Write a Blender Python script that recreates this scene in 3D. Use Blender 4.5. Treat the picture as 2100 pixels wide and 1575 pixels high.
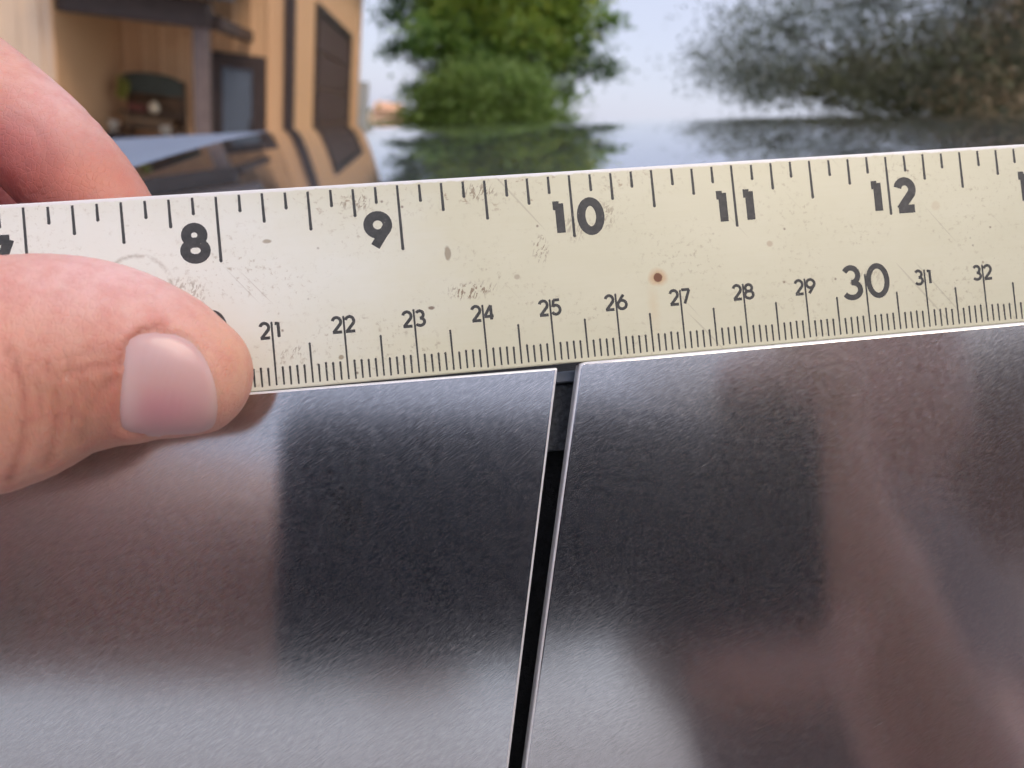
import bpy, bmesh, math, random
import numpy as np
from mathutils import Matrix, Vector
from math import radians, sin, cos, tan, pi, sqrt

for o in list(bpy.data.objects):
    bpy.data.objects.remove(o)
scene = bpy.context.scene
COL = scene.collection
rng = np.random.default_rng(7)
random.seed(7)

# ------------------------------------------------------------------ camera
F = 1578.0                      # focal length in pixels of a 2100 px wide frame
PITCH, ROLL = radians(18.5), radians(6.5)
CAM_POS = np.array([0.0, 0.0, 1.45])
fw = np.array([0, cos(PITCH), -sin(PITCH)])
u0 = np.array([0, sin(PITCH), cos(PITCH)])
r0 = np.array([1.0, 0, 0])
rt = cos(ROLL) * r0 + sin(ROLL) * u0
up = -sin(ROLL) * r0 + cos(ROLL) * u0
CAMR = np.stack([rt, up, -fw], 1)           # columns: camera x, y, z in world
CAM_M = Matrix([[*CAMR[0], CAM_POS[0]], [*CAMR[1], CAM_POS[1]], [*CAMR[2], CAM_POS[2]], [0, 0, 0, 1]])
cam = bpy.data.cameras.new('camera')
cam_ob = bpy.data.objects.new('camera', cam)
COL.objects.link(cam_ob)
cam_ob.matrix_world = CAM_M
cam.sensor_width = 36.0
cam.lens = F / 2100 * 36.0
cam.clip_start = 0.004
cam.clip_end = 3000
cam.dof.use_dof = True
cam.dof.focus_distance = 0.113
cam.dof.aperture_fstop = 21.0
scene.camera = cam_ob

# ------------------------------------------------------------------ sky, sun, exposure
SUN_EL, SUN_AZ = radians(54), radians(-48)   # behind the photographer, to the right
sun_dir = np.array([-sin(SUN_AZ) * cos(SUN_EL), -cos(SUN_AZ) * cos(SUN_EL), sin(SUN_EL)])
world = bpy.data.worlds.new('World')
scene.world = world
world.use_nodes = True
wn, wl = world.node_tree.nodes, world.node_tree.links
wn.clear()
w_out = wn.new('ShaderNodeOutputWorld')
w_bg = wn.new('ShaderNodeBackground')
w_sky = wn.new('ShaderNodeTexSky')
w_sky.sky_type = 'NISHITA'
w_sky.sun_disc = False
w_sky.sun_elevation = SUN_EL
w_sky.sun_rotation = math.atan2(sun_dir[0], sun_dir[1])
w_sky.air_density = 1.0
w_sky.dust_density = 1.5
w_mix = wn.new('ShaderNodeMix')
w_mix.data_type = 'RGBA'
w_mix.inputs['Factor'].default_value = 0.72
w_mix.inputs['B'].default_value = (5.35, 5.5, 6.85, 1)      # even lavender overcast veil
wl.new(w_sky.outputs[0], w_mix.inputs['A'])
wl.new(w_mix.outputs['Result'], w_bg.inputs['Color'])
w_bg.inputs['Strength'].default_value = 0.083
wl.new(w_bg.outputs[0], w_out.inputs[0])
sun = bpy.data.lights.new('sun', 'SUN')
sun.energy = 1.05
sun.angle = radians(30)
sun.color = (1.0, 0.82, 0.66)
sun_ob = bpy.data.objects.new('sun', sun)
COL.objects.link(sun_ob)
sun_ob.rotation_euler = Vector(sun_dir).to_track_quat('Z', 'Y').to_euler()
sun_ob.location = (-3, -6, 8)
vs = scene.view_settings
vs.view_transform = 'Standard'
vs.look = 'None'
vs.gamma = 1.0
vs.use_curve_mapping = False
vs.exposure = 0.84
scene.cycles.use_denoising = True
scene.cycles.use_adaptive_sampling = True
scene.cycles.adaptive_threshold = 0.04
scene.cycles.adaptive_min_samples = 12
scene.cycles.max_bounces = 6
scene.cycles.diffuse_bounces = 3
scene.cycles.glossy_bounces = 4

# ------------------------------------------------------------------ helpers
def c2w(p):
    return np.asarray(p, float) @ CAMR.T + CAM_POS
def w2c(p):
    return (np.asarray(p, float) - CAM_POS) @ CAMR

def tag(o, label=None, cat=None, group=None, kind=None):
    for k, v in (('label', label), ('category', cat), ('group', group), ('kind', kind)):
        if v:
            o[k] = v
    return o

def empty(name, mat=None, loc=(0, 0, 0)):
    o = bpy.data.objects.new(name, None)
    COL.objects.link(o)
    o.empty_display_size = 0.05
    if mat is not None:
        o.matrix_world = mat
    else:
        o.location = loc
    return o

def link(name, me, mat, parent=None, smooth=False):
    o = bpy.data.objects.new(name, me)
    COL.objects.link(o)
    if mat is not None and not me.materials:
        me.materials.append(mat)
    if parent is not None:
        o.parent = parent
    if smooth:
        me.polygons.foreach_set('use_smooth', [True] * len(me.polygons))
    return o

def pymesh(name, v, f, mat, parent=None, smooth=False):
    me = bpy.data.meshes.new(name)
    me.from_pydata([tuple(map(float, p)) for p in v], [], [tuple(int(i) for i in q) for q in f])
    me.update()
    return link(name, me, mat, parent, smooth)

def npmesh(name, v, f, mat, parent=None, smooth=True, col=None, colname='tint'):
    v = np.asarray(v, np.float32); f = np.asarray(f, np.int32)
    me = bpy.data.meshes.new(name)
    k = f.shape[1]
    me.vertices.add(len(v)); me.vertices.foreach_set('co', v.ravel())
    me.loops.add(f.size); me.loops.foreach_set('vertex_index', f.ravel())
    me.polygons.add(len(f)); me.polygons.foreach_set('loop_start', np.arange(0, f.size, k, dtype=np.int32))
    me.update(calc_edges=True)
    me.validate()
    if col is not None:
        a = me.color_attributes.new(colname, 'FLOAT_COLOR', 'POINT')
        c = np.ones((len(v), 4), np.float32); c[:, :3] = col
        a.data.foreach_set('color', c.ravel())
    return link(name, me, mat, parent, smooth)

def box_vf(x0, x1, y0, y1, z0, z1):
    v = [(x, y, z) for z in (z0, z1) for y in (y0, y1) for x in (x0, x1)]
    f = [(0, 2, 3, 1), (4, 5, 7, 6), (0, 1, 5, 4), (2, 6, 7, 3), (0, 4, 6, 2), (1, 3, 7, 5)]
    return v, f

def bevel_mesh(me, w, seg=2):
    bm = bmesh.new(); bm.from_mesh(me)
    bmesh.ops.bevel(bm, geom=list(bm.edges), offset=w, segments=seg, affect='EDGES', profile=0.5)
    bm.to_mesh(me); bm.free(); me.update()

def box(name, b, mat, parent=None, bev=0.0, seg=1):
    v, f = box_vf(*b)
    o = pymesh(name, v, f, mat, parent)
    if bev:
        bevel_mesh(o.data, bev, seg)
    return o

def prism(name, poly, z0, z1, mat, parent=None, bev=0, seg=2, edge=None):
    n = len(poly)
    v = [(x, y, z0) for x, y in poly] + [(x, y, z1) for x, y in poly]
    f = [tuple(range(n))[::-1], tuple(range(n, 2 * n))] + [(i, (i + 1) % n, n + (i + 1) % n, n + i) for i in range(n)]
    o = pymesh(name, v, f, mat, parent)
    bm = bmesh.new(); bm.from_mesh(o.data)
    bmesh.ops.recalc_face_normals(bm, faces=bm.faces); bm.to_mesh(o.data); bm.free()
    if bev:
        bevel_mesh(o.data, bev, seg)
    if edge:
        o.data.materials.append(edge)
        for p in o.data.polygons:
            if abs(p.normal.z) < 0.97:
                p.material_index = 1
    return o

def tube_vf(pts, rad, seg=8, cap=True):
    pts = [Vector(p) for p in pts]
    v, f = [], []
    for i, p in enumerate(pts):
        t = (pts[min(i + 1, len(pts) - 1)] - pts[max(i - 1, 0)]).normalized()
        a = t.orthogonal().normalized(); b = t.cross(a)
        for k in range(seg):
            an = 2 * pi * k / seg
            v.append(p + (a * cos(an) + b * sin(an)) * rad[i])
    for i in range(len(pts) - 1):
        for k in range(seg):
            f.append((i * seg + k, i * seg + (k + 1) % seg, (i + 1) * seg + (k + 1) % seg, (i + 1) * seg + k))
    if cap:
        f.append(tuple(range(seg))[::-1]); f.append(tuple(range((len(pts) - 1) * seg, len(pts) * seg)))
    return v, f

# ------------------------------------------------------------------ material helper
class M:
    def __init__(s, name):
        s.m = bpy.data.materials.new(name); s.m.use_nodes = True
        s.n, s.l = s.m.node_tree.nodes, s.m.node_tree.links
        s.b = s.n['Principled BSDF']
        s.tc = s.n.new('ShaderNodeTexCoord')
    def set(s, **k):
        nm = dict(color='Base Color', rough='Roughness', metal='Metallic', ior='IOR', sss='Subsurface Weight', spec='Specular IOR Level', coat='Coat Weight', alpha='Alpha', trans='Transmission Weight', coatr='Coat Roughness')
        for a, v in k.items():
            i = s.b.inputs[nm[a]]
            if isinstance(v, (tuple, list)):
                i.default_value = (*v, 1)
            elif isinstance(v, (int, float)):
                i.default_value = v
            else:
                s.l.new(v, i)
        return s
    def map(s, scale=(1, 1, 1), rot=(0, 0, 0), loc=(0, 0, 0), src=None):
        if any(rot):                                    # turn first, then stretch
            n = s.n.new('ShaderNodeMapping'); n.inputs['Rotation'].default_value = rot
            s.l.new(src or s.tc.outputs['Object'], n.inputs['Vector'])
            src = n.outputs[0]; rot = (0, 0, 0)
        n = s.n.new('ShaderNodeMapping')
        n.inputs['Scale'].default_value = scale; n.inputs['Rotation'].default_value = rot; n.inputs['Location'].default_value = loc
        s.l.new(src or s.tc.outputs['Object'], n.inputs['Vector'])
        return n.outputs[0]
    def noise(s, vec, scale=1, detail=3, rough=0.5, dist=0):
        n = s.n.new('ShaderNodeTexNoise')
        n.inputs['Scale'].default_value = scale; n.inputs['Detail'].default_value = detail
        n.inputs['Roughness'].default_value = rough; n.inputs['Distortion'].default_value = dist
        s.l.new(vec, n.inputs['Vector'])
        return n.outputs['Fac']
    def ramp(s, fac, stops):
        n = s.n.new('ShaderNodeValToRGB')
        e = n.color_ramp.elements
        while len(e) < len(stops):
            e.new(0.5)
        for i, (p, c) in enumerate(stops):
            e[i].position = p
            e[i].color = (*c, 1) if isinstance(c, (tuple, list)) else (c, c, c, 1)
        s.l.new(fac, n.inputs[0])
        return n.outputs['Color']
    def mix(s, fac, a, b, mode='MIX'):
        n = s.n.new('ShaderNodeMix'); n.data_type = 'RGBA'; n.blend_type = mode
        for k, v in (('Factor', fac), ('A', a), ('B', b)):
            if isinstance(v, (tuple, list)):
                n.inputs[k].default_value = (*v, 1)
            elif isinstance(v, (int, float)):
                n.inputs[k].default_value = v if k == 'Factor' else (v, v, v, 1)
            else:
                s.l.new(v, n.inputs[k])
        return n.outputs['Result']
    def math(s, op, a, b=0.0, c=None):
        n = s.n.new('ShaderNodeMath'); n.operation = op
        for i, v in enumerate((a, b, c)):
            if v is None:
                continue
            if isinstance(v, (int, float)):
                n.inputs[i].default_value = v
            else:
                s.l.new(v, n.inputs[i])
        return n.outputs[0]
    def bump(s, h, strength=0.3, dist=0.001):
        n = s.n.new('ShaderNodeBump')
        n.inputs['Strength'].default_value = strength; n.inputs['Distance'].default_value = dist
        s.l.new(h, n.inputs['Height']); s.l.new(n.outputs[0], s.b.inputs['Normal'])
        return s
    def dist2(s, cx, cy, sx=1.0, sy=1.0, src=None):
        """distance in object x,y (metres) to a point, axes scaled"""
        v = s.map(scale=(1 / sx, 1 / sy, 0), loc=(-cx / sx, -cy / sy, 0), src=src)
        n = s.n.new('ShaderNodeVectorMath'); n.operation = 'LENGTH'; s.l.new(v, n.inputs[0])
        return n.outputs['Value']

def simple(name, col, rough=0.6, metal=0.0, var=0.15, scale=6.0, bump=0.0, bscale=40.0):
    m = M(name)
    v = m.map()
    nz = m.noise(v, scale, 4, 0.6)
    dark = tuple(c * (1 - var) for c in col); lite = tuple(min(1, c * (1 + var)) for c in col)
    m.set(color=m.ramp(nz, [(0.3, dark), (0.7, lite)]), rough=rough, metal=metal)
    if bump:
        m.bump(m.noise(v, bscale, 4, 0.6), bump, 0.01)
    return m.m

# ------------------------------------------------------------------ materials for the near things
def steel_material(name, ang):
    m = M(name)
    grain = m.noise(m.map(scale=(850, 5600, 1), rot=(0, 0, ang)), 1.0, 3, 0.65, 0.35)       # short brushed dashes
    fine = m.noise(m.map(scale=(420, 9000, 1), rot=(0, 0, ang + 0.12)), 1.0, 2, 0.6)        # longer fine lines
    big = m.noise(m.map(scale=(14, 14, 1)), 1.0, 3, 0.5)
    scr = m.ramp(m.noise(m.map(scale=(90, 6500, 1), rot=(0, 0, ang - 0.10)), 1.0, 1, 0.4), [(0.675, 0.0), (0.77, 1.0)])   # sparse hairline scratches
    patch = m.ramp(m.noise(m.map(scale=(45, 45, 1)), 1, 2), [(0.42, 0.0), (0.62, 1.0)])
    scr = m.math('MULTIPLY', scr, patch)
    h = m.mix(0.45, grain, fine)
    col = m.ramp(big, [(0.3, (0.525, 0.52, 0.52)), (0.7, (0.575, 0.57, 0.57))])
    col = m.mix(0.35, col, m.ramp(h, [(0.36, (0.30, 0.30, 0.30)), (0.64, (0.78, 0.78, 0.78))]))
    m.set(color=col, metal=1.0, rough=m.math('MULTIPLY_ADD', grain, 0.08, 0.085))
    m.b.inputs['Anisotropic'].default_value = 0.84
    tv = m.n.new('ShaderNodeVectorTransform'); tv.vector_type = 'VECTOR'; tv.convert_from = 'OBJECT'; tv.convert_to = 'WORLD'
    tv.inputs[0].default_value = (0.05, 1, 0)
    m.l.new(tv.outputs[0], m.b.inputs['Tangent'])
    m.bump(h, 0.6, 0.0000042)
    # brushed haze: the scratch walls scatter light widely
    hz = m.n.new('ShaderNodeBsdfGlossy')
    hz.inputs['Roughness'].default_value = 0.5
    hc = m.ramp(h, [(0.40, (0.02, 0.022, 0.026)), (0.52, (0.36, 0.37, 0.40)), (0.62, (1.0, 1.0, 1.0))])
    m.l.new(m.mix(m.math('MULTIPLY', scr, 0.6), hc, (1.0, 1.0, 1.0)), hz.inputs['Color'])
    mx = m.n.new('ShaderNodeMixShader')
    m.l.new(m.math('MULTIPLY_ADD', scr, 0.09, 0.105), mx.inputs[0])
    m.l.new(m.b.outputs[0], mx.inputs[1]); m.l.new(hz.outputs[0], mx.inputs[2])
    m.l.new(mx.outputs[0], m.n['Material Output'].inputs['Surface'])
    return m.m
STEEL = steel_material('brushed_stainless_steel', radians(-32))
STEEL2 = steel_material('brushed_stainless_steel_cross', radians(-25))
EDGE = simple('cut_steel_edge', (0.86, 0.86, 0.87), 0.35, 0.45, 0.06, 900, 0.05, 900)
m = M('dark_tinted_roof_glass')
m.set(color=(0.42, 0.44, 0.47), metal=0.84, rough=m.math('MULTIPLY_ADD', m.noise(m.map(), 9, 3), 0.012, 0.004))
m.b.inputs['Specular Tint'].default_value = (0.89, 0.905, 0.93, 1)
m.bump(m.noise(m.map(scale=(1.2, 0.5, 1)), 5, 2), 0.10, 0.003)
GLASS = m.m
SEAL = simple('black_rubber_seal', (0.008, 0.009, 0.011), 0.7, 0, 0.3, 300, 0.3, 900)
BRACKET = simple('dark_grey_bracket', (0.06, 0.068, 0.08), 0.5, 0.2, 0.5, 1200, 0.4, 1500)

# ------------------------------------------------------------------ ruler frame
RR = np.array([[0.98796, -0.09601, 0.12129], [0.09231, 0.99509, 0.03584], [-0.12414, -0.02421, 0.99197]])
RT = np.array([-2.7805, 2.6160, -112.2569]) / 1000
RUL_M = CAM_M @ Matrix([[*RR[0], RT[0]], [*RR[1], RT[1]], [*RR[2], RT[2]], [0, 0, 0, 1]])
def panel_frame(deg):
    return RUL_M @ Matrix.Translation((0, -0.0007, 0.0008)) @ Matrix.Rotation(radians(deg), 4, 'X') @ Matrix.Translation((0, 0.0007, -0.0008))
PAN_M = panel_frame(-1.5)
PAN_R = panel_frame(-0.5)          # the neighbouring panel sits at a slightly different angle

# ================================================================== SETTING
gm = M('ground_grass')
vv = gm.map()
g1 = gm.noise(vv, 0.35, 5, 0.6); g2 = gm.noise(vv, 6, 4, 0.7)
gm.set(color=gm.mix(g2, gm.ramp(g1, [(0.35, (0.07, 0.10, 0.035)), (0.7, (0.14, 0.14, 0.06))]), (0.10, 0.12, 0.05)), rough=0.95)
gm.bump(g2, 0.6, 0.05)
gv = [(-900, -900, 0), (900, -900, 0), (900, 900, 0), (-900, 900, 0)]
tag(pymesh('ground', gv, [(0, 1, 2, 3)], gm.m), kind='structure')
fm = simple('dry_field', (0.38, 0.27, 0.14), 0.95, 0, 0.25, 0.05)
tag(pymesh('field', [(-260, 85, .03), (150, 85, .03), (250, 700, .03), (-420, 700, .03)], [(0, 1, 2, 3)], fm), kind='structure')
cm = simple('pale_gravel', (0.46, 0.44, 0.43), 0.9, 0, 0.2, 14, 0.5, 60)
tag(pymesh('driveway', [(-90, -160, .006), (90, -160, .006), (14, 10.6, .006), (-14, 9.0, .006)], [(0, 1, 2, 3)], cm), kind='structure')

# ================================================================== HOUSE
HX, HY = -3.40, 11.0
e1 = np.array([0.9917, 0.129]); e2 = np.array([-0.129, 0.9917])
# local house axes: x = to the right along the porch front, y = backwards, z up; origin = corner at ground
HM = Matrix([[e1[0], e2[0], 0, HX], [e1[1], e2[1], 0, HY], [0, 0, 1, 0], [0, 0, 0, 1]])
sm = M('tan_metal_siding')
sv = sm.map()
sm.set(color=sm.mix(sm.noise(sm.map(scale=(3, 3, .4)), 2, 4), (0.72, 0.43, 0.22), (0.78, 0.475, 0.25)), rough=0.55)
SIDING = sm.m
sm = M('pale_tan_siding')
sm.set(color=sm.mix(sm.noise(sm.map(scale=(3, 3, .4)), 2, 4), (0.70, 0.52, 0.36), (0.76, 0.57, 0.40)), rough=0.55)
SIDING_PALE = sm.m
BROWN = simple('dark_brown_trim', (0.055, 0.036, 0.030), 0.55, 0, 0.25, 8)
POSTM = simple('brown_grey_post', (0.16, 0.115, 0.10), 0.6, 0, 0.2, 9)
ROOFM = simple('brown_roof_metal', (0.05, 0.042, 0.045), 0.5, 0.1, 0.2, 5)
GDOOR = simple('brown_garage_door_paint', (0.105, 0.060, 0.048), 0.6, 0, 0.15, 3)
CONC = simple('porch_concrete', (0.30, 0.28, 0.27), 0.9, 0, 0.15, 8)

house = empty('house', HM)
tag(house, 'tan sided house with brown trim, porch and garage door, left of the trees', 'house')
H_WALL = 4.2
def siding_board(width, h):
    """a siding sheet with a raised rib at one side; local x along, front at -y"""
    w = width
    prof = [(0, 0), (0.02, -0.012), (0.05, -0.012), (0.07, 0), (w - 0.003, 0), (w - 0.003, 0.03), (0, 0.03)]
    n = len(prof)
    v = [(x, y, 0) for x, y in prof] + [(x, y, h) for x, y in prof]
    f = [tuple(range(n))[::-1], tuple(range(n, 2 * n))] + [(i, (i + 1) % n, n + (i + 1) % n, n + i) for i in range(n)]
    me = bpy.data.meshes.new('siding_board'); me.from_pydata(v, [], f); me.update()
    bm = bmesh.new(); bm.from_mesh(me); bmesh.ops.recalc_face_normals(bm, faces=bm.faces); bm.to_mesh(me); bm.free()
    return me
BW = 0.23
def board_run(x_start, n, y, mat, h, rotz=0.0, z=0.05, axis='x', parent=house, x_fix=0.0):
    me = siding_board(BW, h); me.materials.append(mat)
    for i in range(n):
        o = link('siding_board', me, None, parent)
        if axis == 'x':
            o.location = (x_start + i * BW, y, z)
        else:                                   # board facing +x, running backwards
            o.location = (x_fix, x_start + i * BW, z)
            o.rotation_euler = (0, 0, pi / 2)
# wall cores
box('wall', (-6.0, -0.012, 0.04, 0.25, 0, H_WALL), SIDING, house)
box('wall', (-0.25, -0.04, 0.27, 9.25, 0, H_WALL), SIDING, house)
box('wall', (-6.0, -2.20, -1.84, 0.03, 0, 3.4), SIDING_PALE, house)
board_run(-2.19, 9, 0.0, SIDING, H_WALL - .1)                       # porch back wall, up to the corner
board_run(0.14, 9, 0, SIDING, H_WALL - .1, axis='y', x_fix=-0.03)   # end wall before and over the garage door
def hboard_over(i0, n, z, h):
    me = siding_board(BW, h); me.materials.append(SIDING)
    for i in range(n):
        o = link('siding_board', me, None, house); o.location = (-0.03, i0 + i * BW, z); o.rotation_euler = (0, 0, pi / 2)
hboard_over(0.14 + 9 * BW, 21, 2.92, H_WALL - 2.97)
board_run(0.14 + 30 * BW, 9, 0, SIDING, H_WALL - .1, axis='y', x_fix=-0.03)
board_run(-6.0, 16, -1.87, SIDING_PALE, 3.3)
box('wall_end_board', (-2.205, -2.18, -1.88, -0.02, 0.03, 3.38), SIDING, house)
# corner trim
prism('corner_trim', [(-0.10, -0.03), (0.02, -0.03), (0.02, 0.10), (0.0, 0.10), (0.0, -0.01), (-0.10, -0.01)], 0.02, H_WALL, BROWN, house)
box('corner_trim', (-0.06, 0.015, 9.22, 9.36, 0.02, H_WALL), SIDING_PALE, house)
# porch
box('porch_floor', (-2.18, 0.3, -2.0, -0.03, 0, 0.12), CONC, house)
box('porch_post', (-0.78, -0.62, -1.78, -1.62, 0.12, 2.09), POSTM, house, 0.012)
box('porch_beam', (-2.18, -0.60, -1.80, -1.60, 2.09, 2.36), BROWN, house, 0.01)
box('porch_beam', (-0.62, -0.50, -1.59, -0.03, 2.10, 2.24), BROWN, house, 0.01)
v = []
for x in (-2.19, -0.42):
    v += [(x, -2.1, 2.37), (x, -0.03, 2.92), (x, -0.03, 3.00), (x, -2.1, 2.45)]
pymesh('porch_roof', v, [(0, 1, 5, 4), (3, 7, 6, 2), (0, 4, 7, 3), (1, 2, 6, 5), (0, 3, 2, 1), (4, 5, 6, 7)], ROOFM, house)
pg = prism('gutter', [(-2.24, 2.36), (-2.10, 2.36), (-2.10, 2.50), (-2.24, 2.50), (-2.255, 2.43)], -2.19, -0.24, simple('grey_gutter', (0.16, 0.14, 0.145), 0.45, 0.3), house)
pg.matrix_local = Matrix(((0, 0, 1, 0), (1, 0, 0, 0), (0, 1, 0, 0), (0, 0, 0, 1)))
box('porch_ceiling', (-2.18, -0.64, -1.58, -0.04, 2.25, 2.28), BROWN, house)
# entry door
DL, DR, DT = -1.10, -0.335, 1.94
box('door_frame', (DL, DL + 0.20, -0.10, -0.025, 0.12, DT), BROWN, house)
box('door_frame', (DR - 0.16, DR, -0.10, -0.025, 0.12, DT), BROWN, house)
box('door_frame', (DL + 0.201, DR - 0.161, -0.10, -0.025, DT - 0.17, DT), BROWN, house)
dgm = M('blue_grey_door_glass'); dgm.set(color=(0.10, 0.125, 0.16), rough=0.12, spec=0.6); DGL = dgm.m
dd = box('door', (DL + 0.203, DR - 0.163, -0.065, -0.028, 0.13, DT - 0.173), simple('blue_grey_door', (0.13, 0.155, 0.19), 0.45), house)
box('pane', (DL + 0.25, DR - 0.21, -0.070, -0.0655, 0.35, DT - 0.23), DGL, dd)
v, f = tube_vf([(DR - 0.185, -0.10, 0.95), (DR - 0.185, -0.10, 1.12)], [0.012, 0.012], 8)
pymesh('handle', v, f, BROWN, dd)
# garage door in the end wall (faces +x)
G0, G1, GT = 2.22, 7.02, 2.79
for b in ((-0.03, 0.03, G0 - 0.13, G0, 0.01, GT + 0.13), (-0.03, 0.03, G1, G1 + 0.13, 0.01, GT + 0.13), (-0.03, 0.03, G0 + 0.001, G1 - 0.001, GT, GT + 0.13)):
    box('garage_trim', b, BROWN, house)
gd = empty('garage_door'); gd.parent = house
hs = GT / 5
for i in range(5):
    box('door_section', (-0.035, 0.0, G0 + 0.005, G1 - 0.005, i * hs + 0.012, (i + 1) * hs - 0.004), GDOOR, gd, 0.008)
# main roof with overhang
v = []
for y in (-0.35, 9.7):
    v += [(-6.4, y, H_WALL + 0.05), (0.30, y, H_WALL + 0.02), (0.30, y, H_WALL + 0.16), (-3.0, y, H_WALL + 1.4), (-6.4, y, H_WALL + .2)]
n = 5
pymesh('roof', v, [(0, 1, 2, 3, 4)[::-1], (5, 6, 7, 8, 9)] + [(i, (i + 1) % n, n + (i + 1) % n, n + i) for i in range(n)], ROOFM, house)
box('wing_roof', (-6.2, -2.05, -2.15, -0.04, 3.41, 3.6), ROOFM, house)

# ---- garden hutch on the porch
hutch = empty('garden_hutch', HM @ Matrix.Translation((-1.66, -0.42, 0.12)))
tag(hutch, 'weathered wooden garden hutch with arched green top board on the porch', 'hutch')
WOODG = simple('weathered_brown_wood', (0.10, 0.060, 0.036), 0.8, 0, 0.35, 12)
GREENB = simple('mottled_green_board', (0.055, 0.062, 0.045), 0.7, 0, 0.45, 22)
PALEW = simple('chipped_cream_paint', (0.42, 0.37, 0.29), 0.7, 0, 0.3, 30)
for sx in (-1, 1):
    box('leg', (sx * 0.335 - 0.03, sx * 0.335 + 0.03, -0.20, -0.14, 0, 0.76), WOODG, hutch, .006)
    box('upright', (sx * 0.335 - 0.025, sx * 0.335 + 0.025, 0.10, 0.15, 0, 1.40), WOODG, hutch, .006)
box('shelf', (-0.37, 0.37, -0.22, 0.16, 0.765, 0.80), WOODG, hutch, .006)
box('drawer_front', (-0.30, 0.30, -0.225, -0.205, 0.805, 0.93), simple('tan_wood', (0.20, 0.125, 0.065), 0.8, 0, .3, 14), hutch, .006)
box('shelf', (-0.36, 0.36, -0.20, 0.16, 0.945, 0.98), WOODG, hutch, .005)
box('back_board', (-0.31, 0.31, 0.12, 0.14, 0.82, 1.22), simple('tan_back_board', (0.17, 0.095, 0.05), 0.85, 0, .35, 9), hutch)
arc = [(-0.38, 1.20), (0.38, 1.20), (0.38, 1.36)] + [(0.38 * cos(t), 1.36 + 0.10 * sin(t)) for t in np.linspace(0.25, pi - 0.25, 11)] + [(-0.38, 1.36)]
ab = prism('arched_board', arc, -0.09, -0.05, GREENB, hutch, .006, 1)
ab.matrix_local = Matrix(((1, 0, 0, 0), (0, 0, 1, 0), (0, 1, 0, 0), (0, 0, 0, 1)))
def lathe(name, prof, mat, parent, loc, seg=14):
    v, f = [], []
    for r, z in prof:
        for k in range(seg):
            v.append((r * cos(2 * pi * k / seg), r * sin(2 * pi * k / seg), z))
    for i in range(len(prof) - 1):
        for k in range(seg):
            f.append((i * seg + k, i * seg + (k + 1) % seg, (i + 1) * seg + (k + 1) % seg, (i + 1) * seg + k))
    f.append(tuple(range(seg))[::-1]); f.append(tuple(range((len(prof) - 1) * seg, len(prof) * seg)))
    o = pymesh(name, v, f, mat, parent, True)
    if parent is None:
        o.matrix_world = HM @ Matrix.Translation(loc)
    else:
        o.location = loc
    return o
tag(lathe('vase', [(0.03, 0), (0.06, 0.02), (0.07, 0.06), (0.06, 0.10), (0.03, 0.125), (0.035, 0.14)], simple('cream_glaze', (0.80, 0.66, 0.44), 0.3), None, (-1.62, -0.54, 1.101)), 'small cream vase on the hutch shelf', 'vase')
tag(box('storage_box', (-0.26, -0.06, -0.06, 0.05, 0, 0.09), simple('red_brown_box', (0.20, 0.055, 0.035), 0.6, 0, .3, 14), None, .01), 'dull red box on the hutch shelf, left of the vase', 'box')
bpy.data.objects['storage_box'].matrix_world = HM @ Matrix.Translation((-1.66, -0.52, 1.101))
DARKP = simple('dark_plum_paint', (0.030, 0.022, 0.030), 0.6, 0, .3, 10)
table = empty('porch_table', HM @ Matrix.Translation((-1.62, -0.95, 0.12)))
tag(table, 'long dark porch table in front of the garden hutch, holding two pots', 'table')
for k in range(3):
    box('top_board', (-0.52, 0.62, -0.13 + k * 0.09, -0.045 + k * 0.09, 0.66, 0.70), DARKP, table, .005)
for sx in (-0.46, 0.52):
    box('leg', (sx - 0.03, sx + 0.03, -0.12, 0.13, 0, 0.659), DARKP, table, .005)
box('apron', (-0.42, 0.48, -0.10, -0.07, 0.52, 0.658), DARKP, table)
for k, x in enumerate((-1.98, -1.36)):
    tag(lathe('flower_pot', [(0.05, 0), (0.06, 0.09), (0.068, 0.10), (0.068, 0.16), (0.055, 0.16)], PALEW, None, (x, -0.95, 0.821)),
        ('cream pot on the left end of the porch table' if k == 0 else 'cream pot on the right end of the porch table'), 'pot', 'cream pots in front of the hutch')
fl_v, fl_f = [], []
for i in range(120):
    c = np.array([rng.normal(0, .035), rng.normal(0, .03), rng.normal(0, .045)])
    a, b = rng.normal(0, .022, 3), rng.normal(0, .022, 3)
    k = len(fl_v); fl_v += [c - a, c + b, c + a, c - b]; fl_f.append((k, k + 1, k + 2, k + 3))
fo = pymesh('flower_tuft', fl_v, fl_f, simple('yellow_green_petals', (0.33, 0.32, 0.06), 0.7, 0, .4, 30))
fo.matrix_world = HM @ Matrix.Translation((-1.97, -0.56, 1.37))
tag(fo, 'yellow green flower tuft at the left of the arched board', 'flowers')

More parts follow.
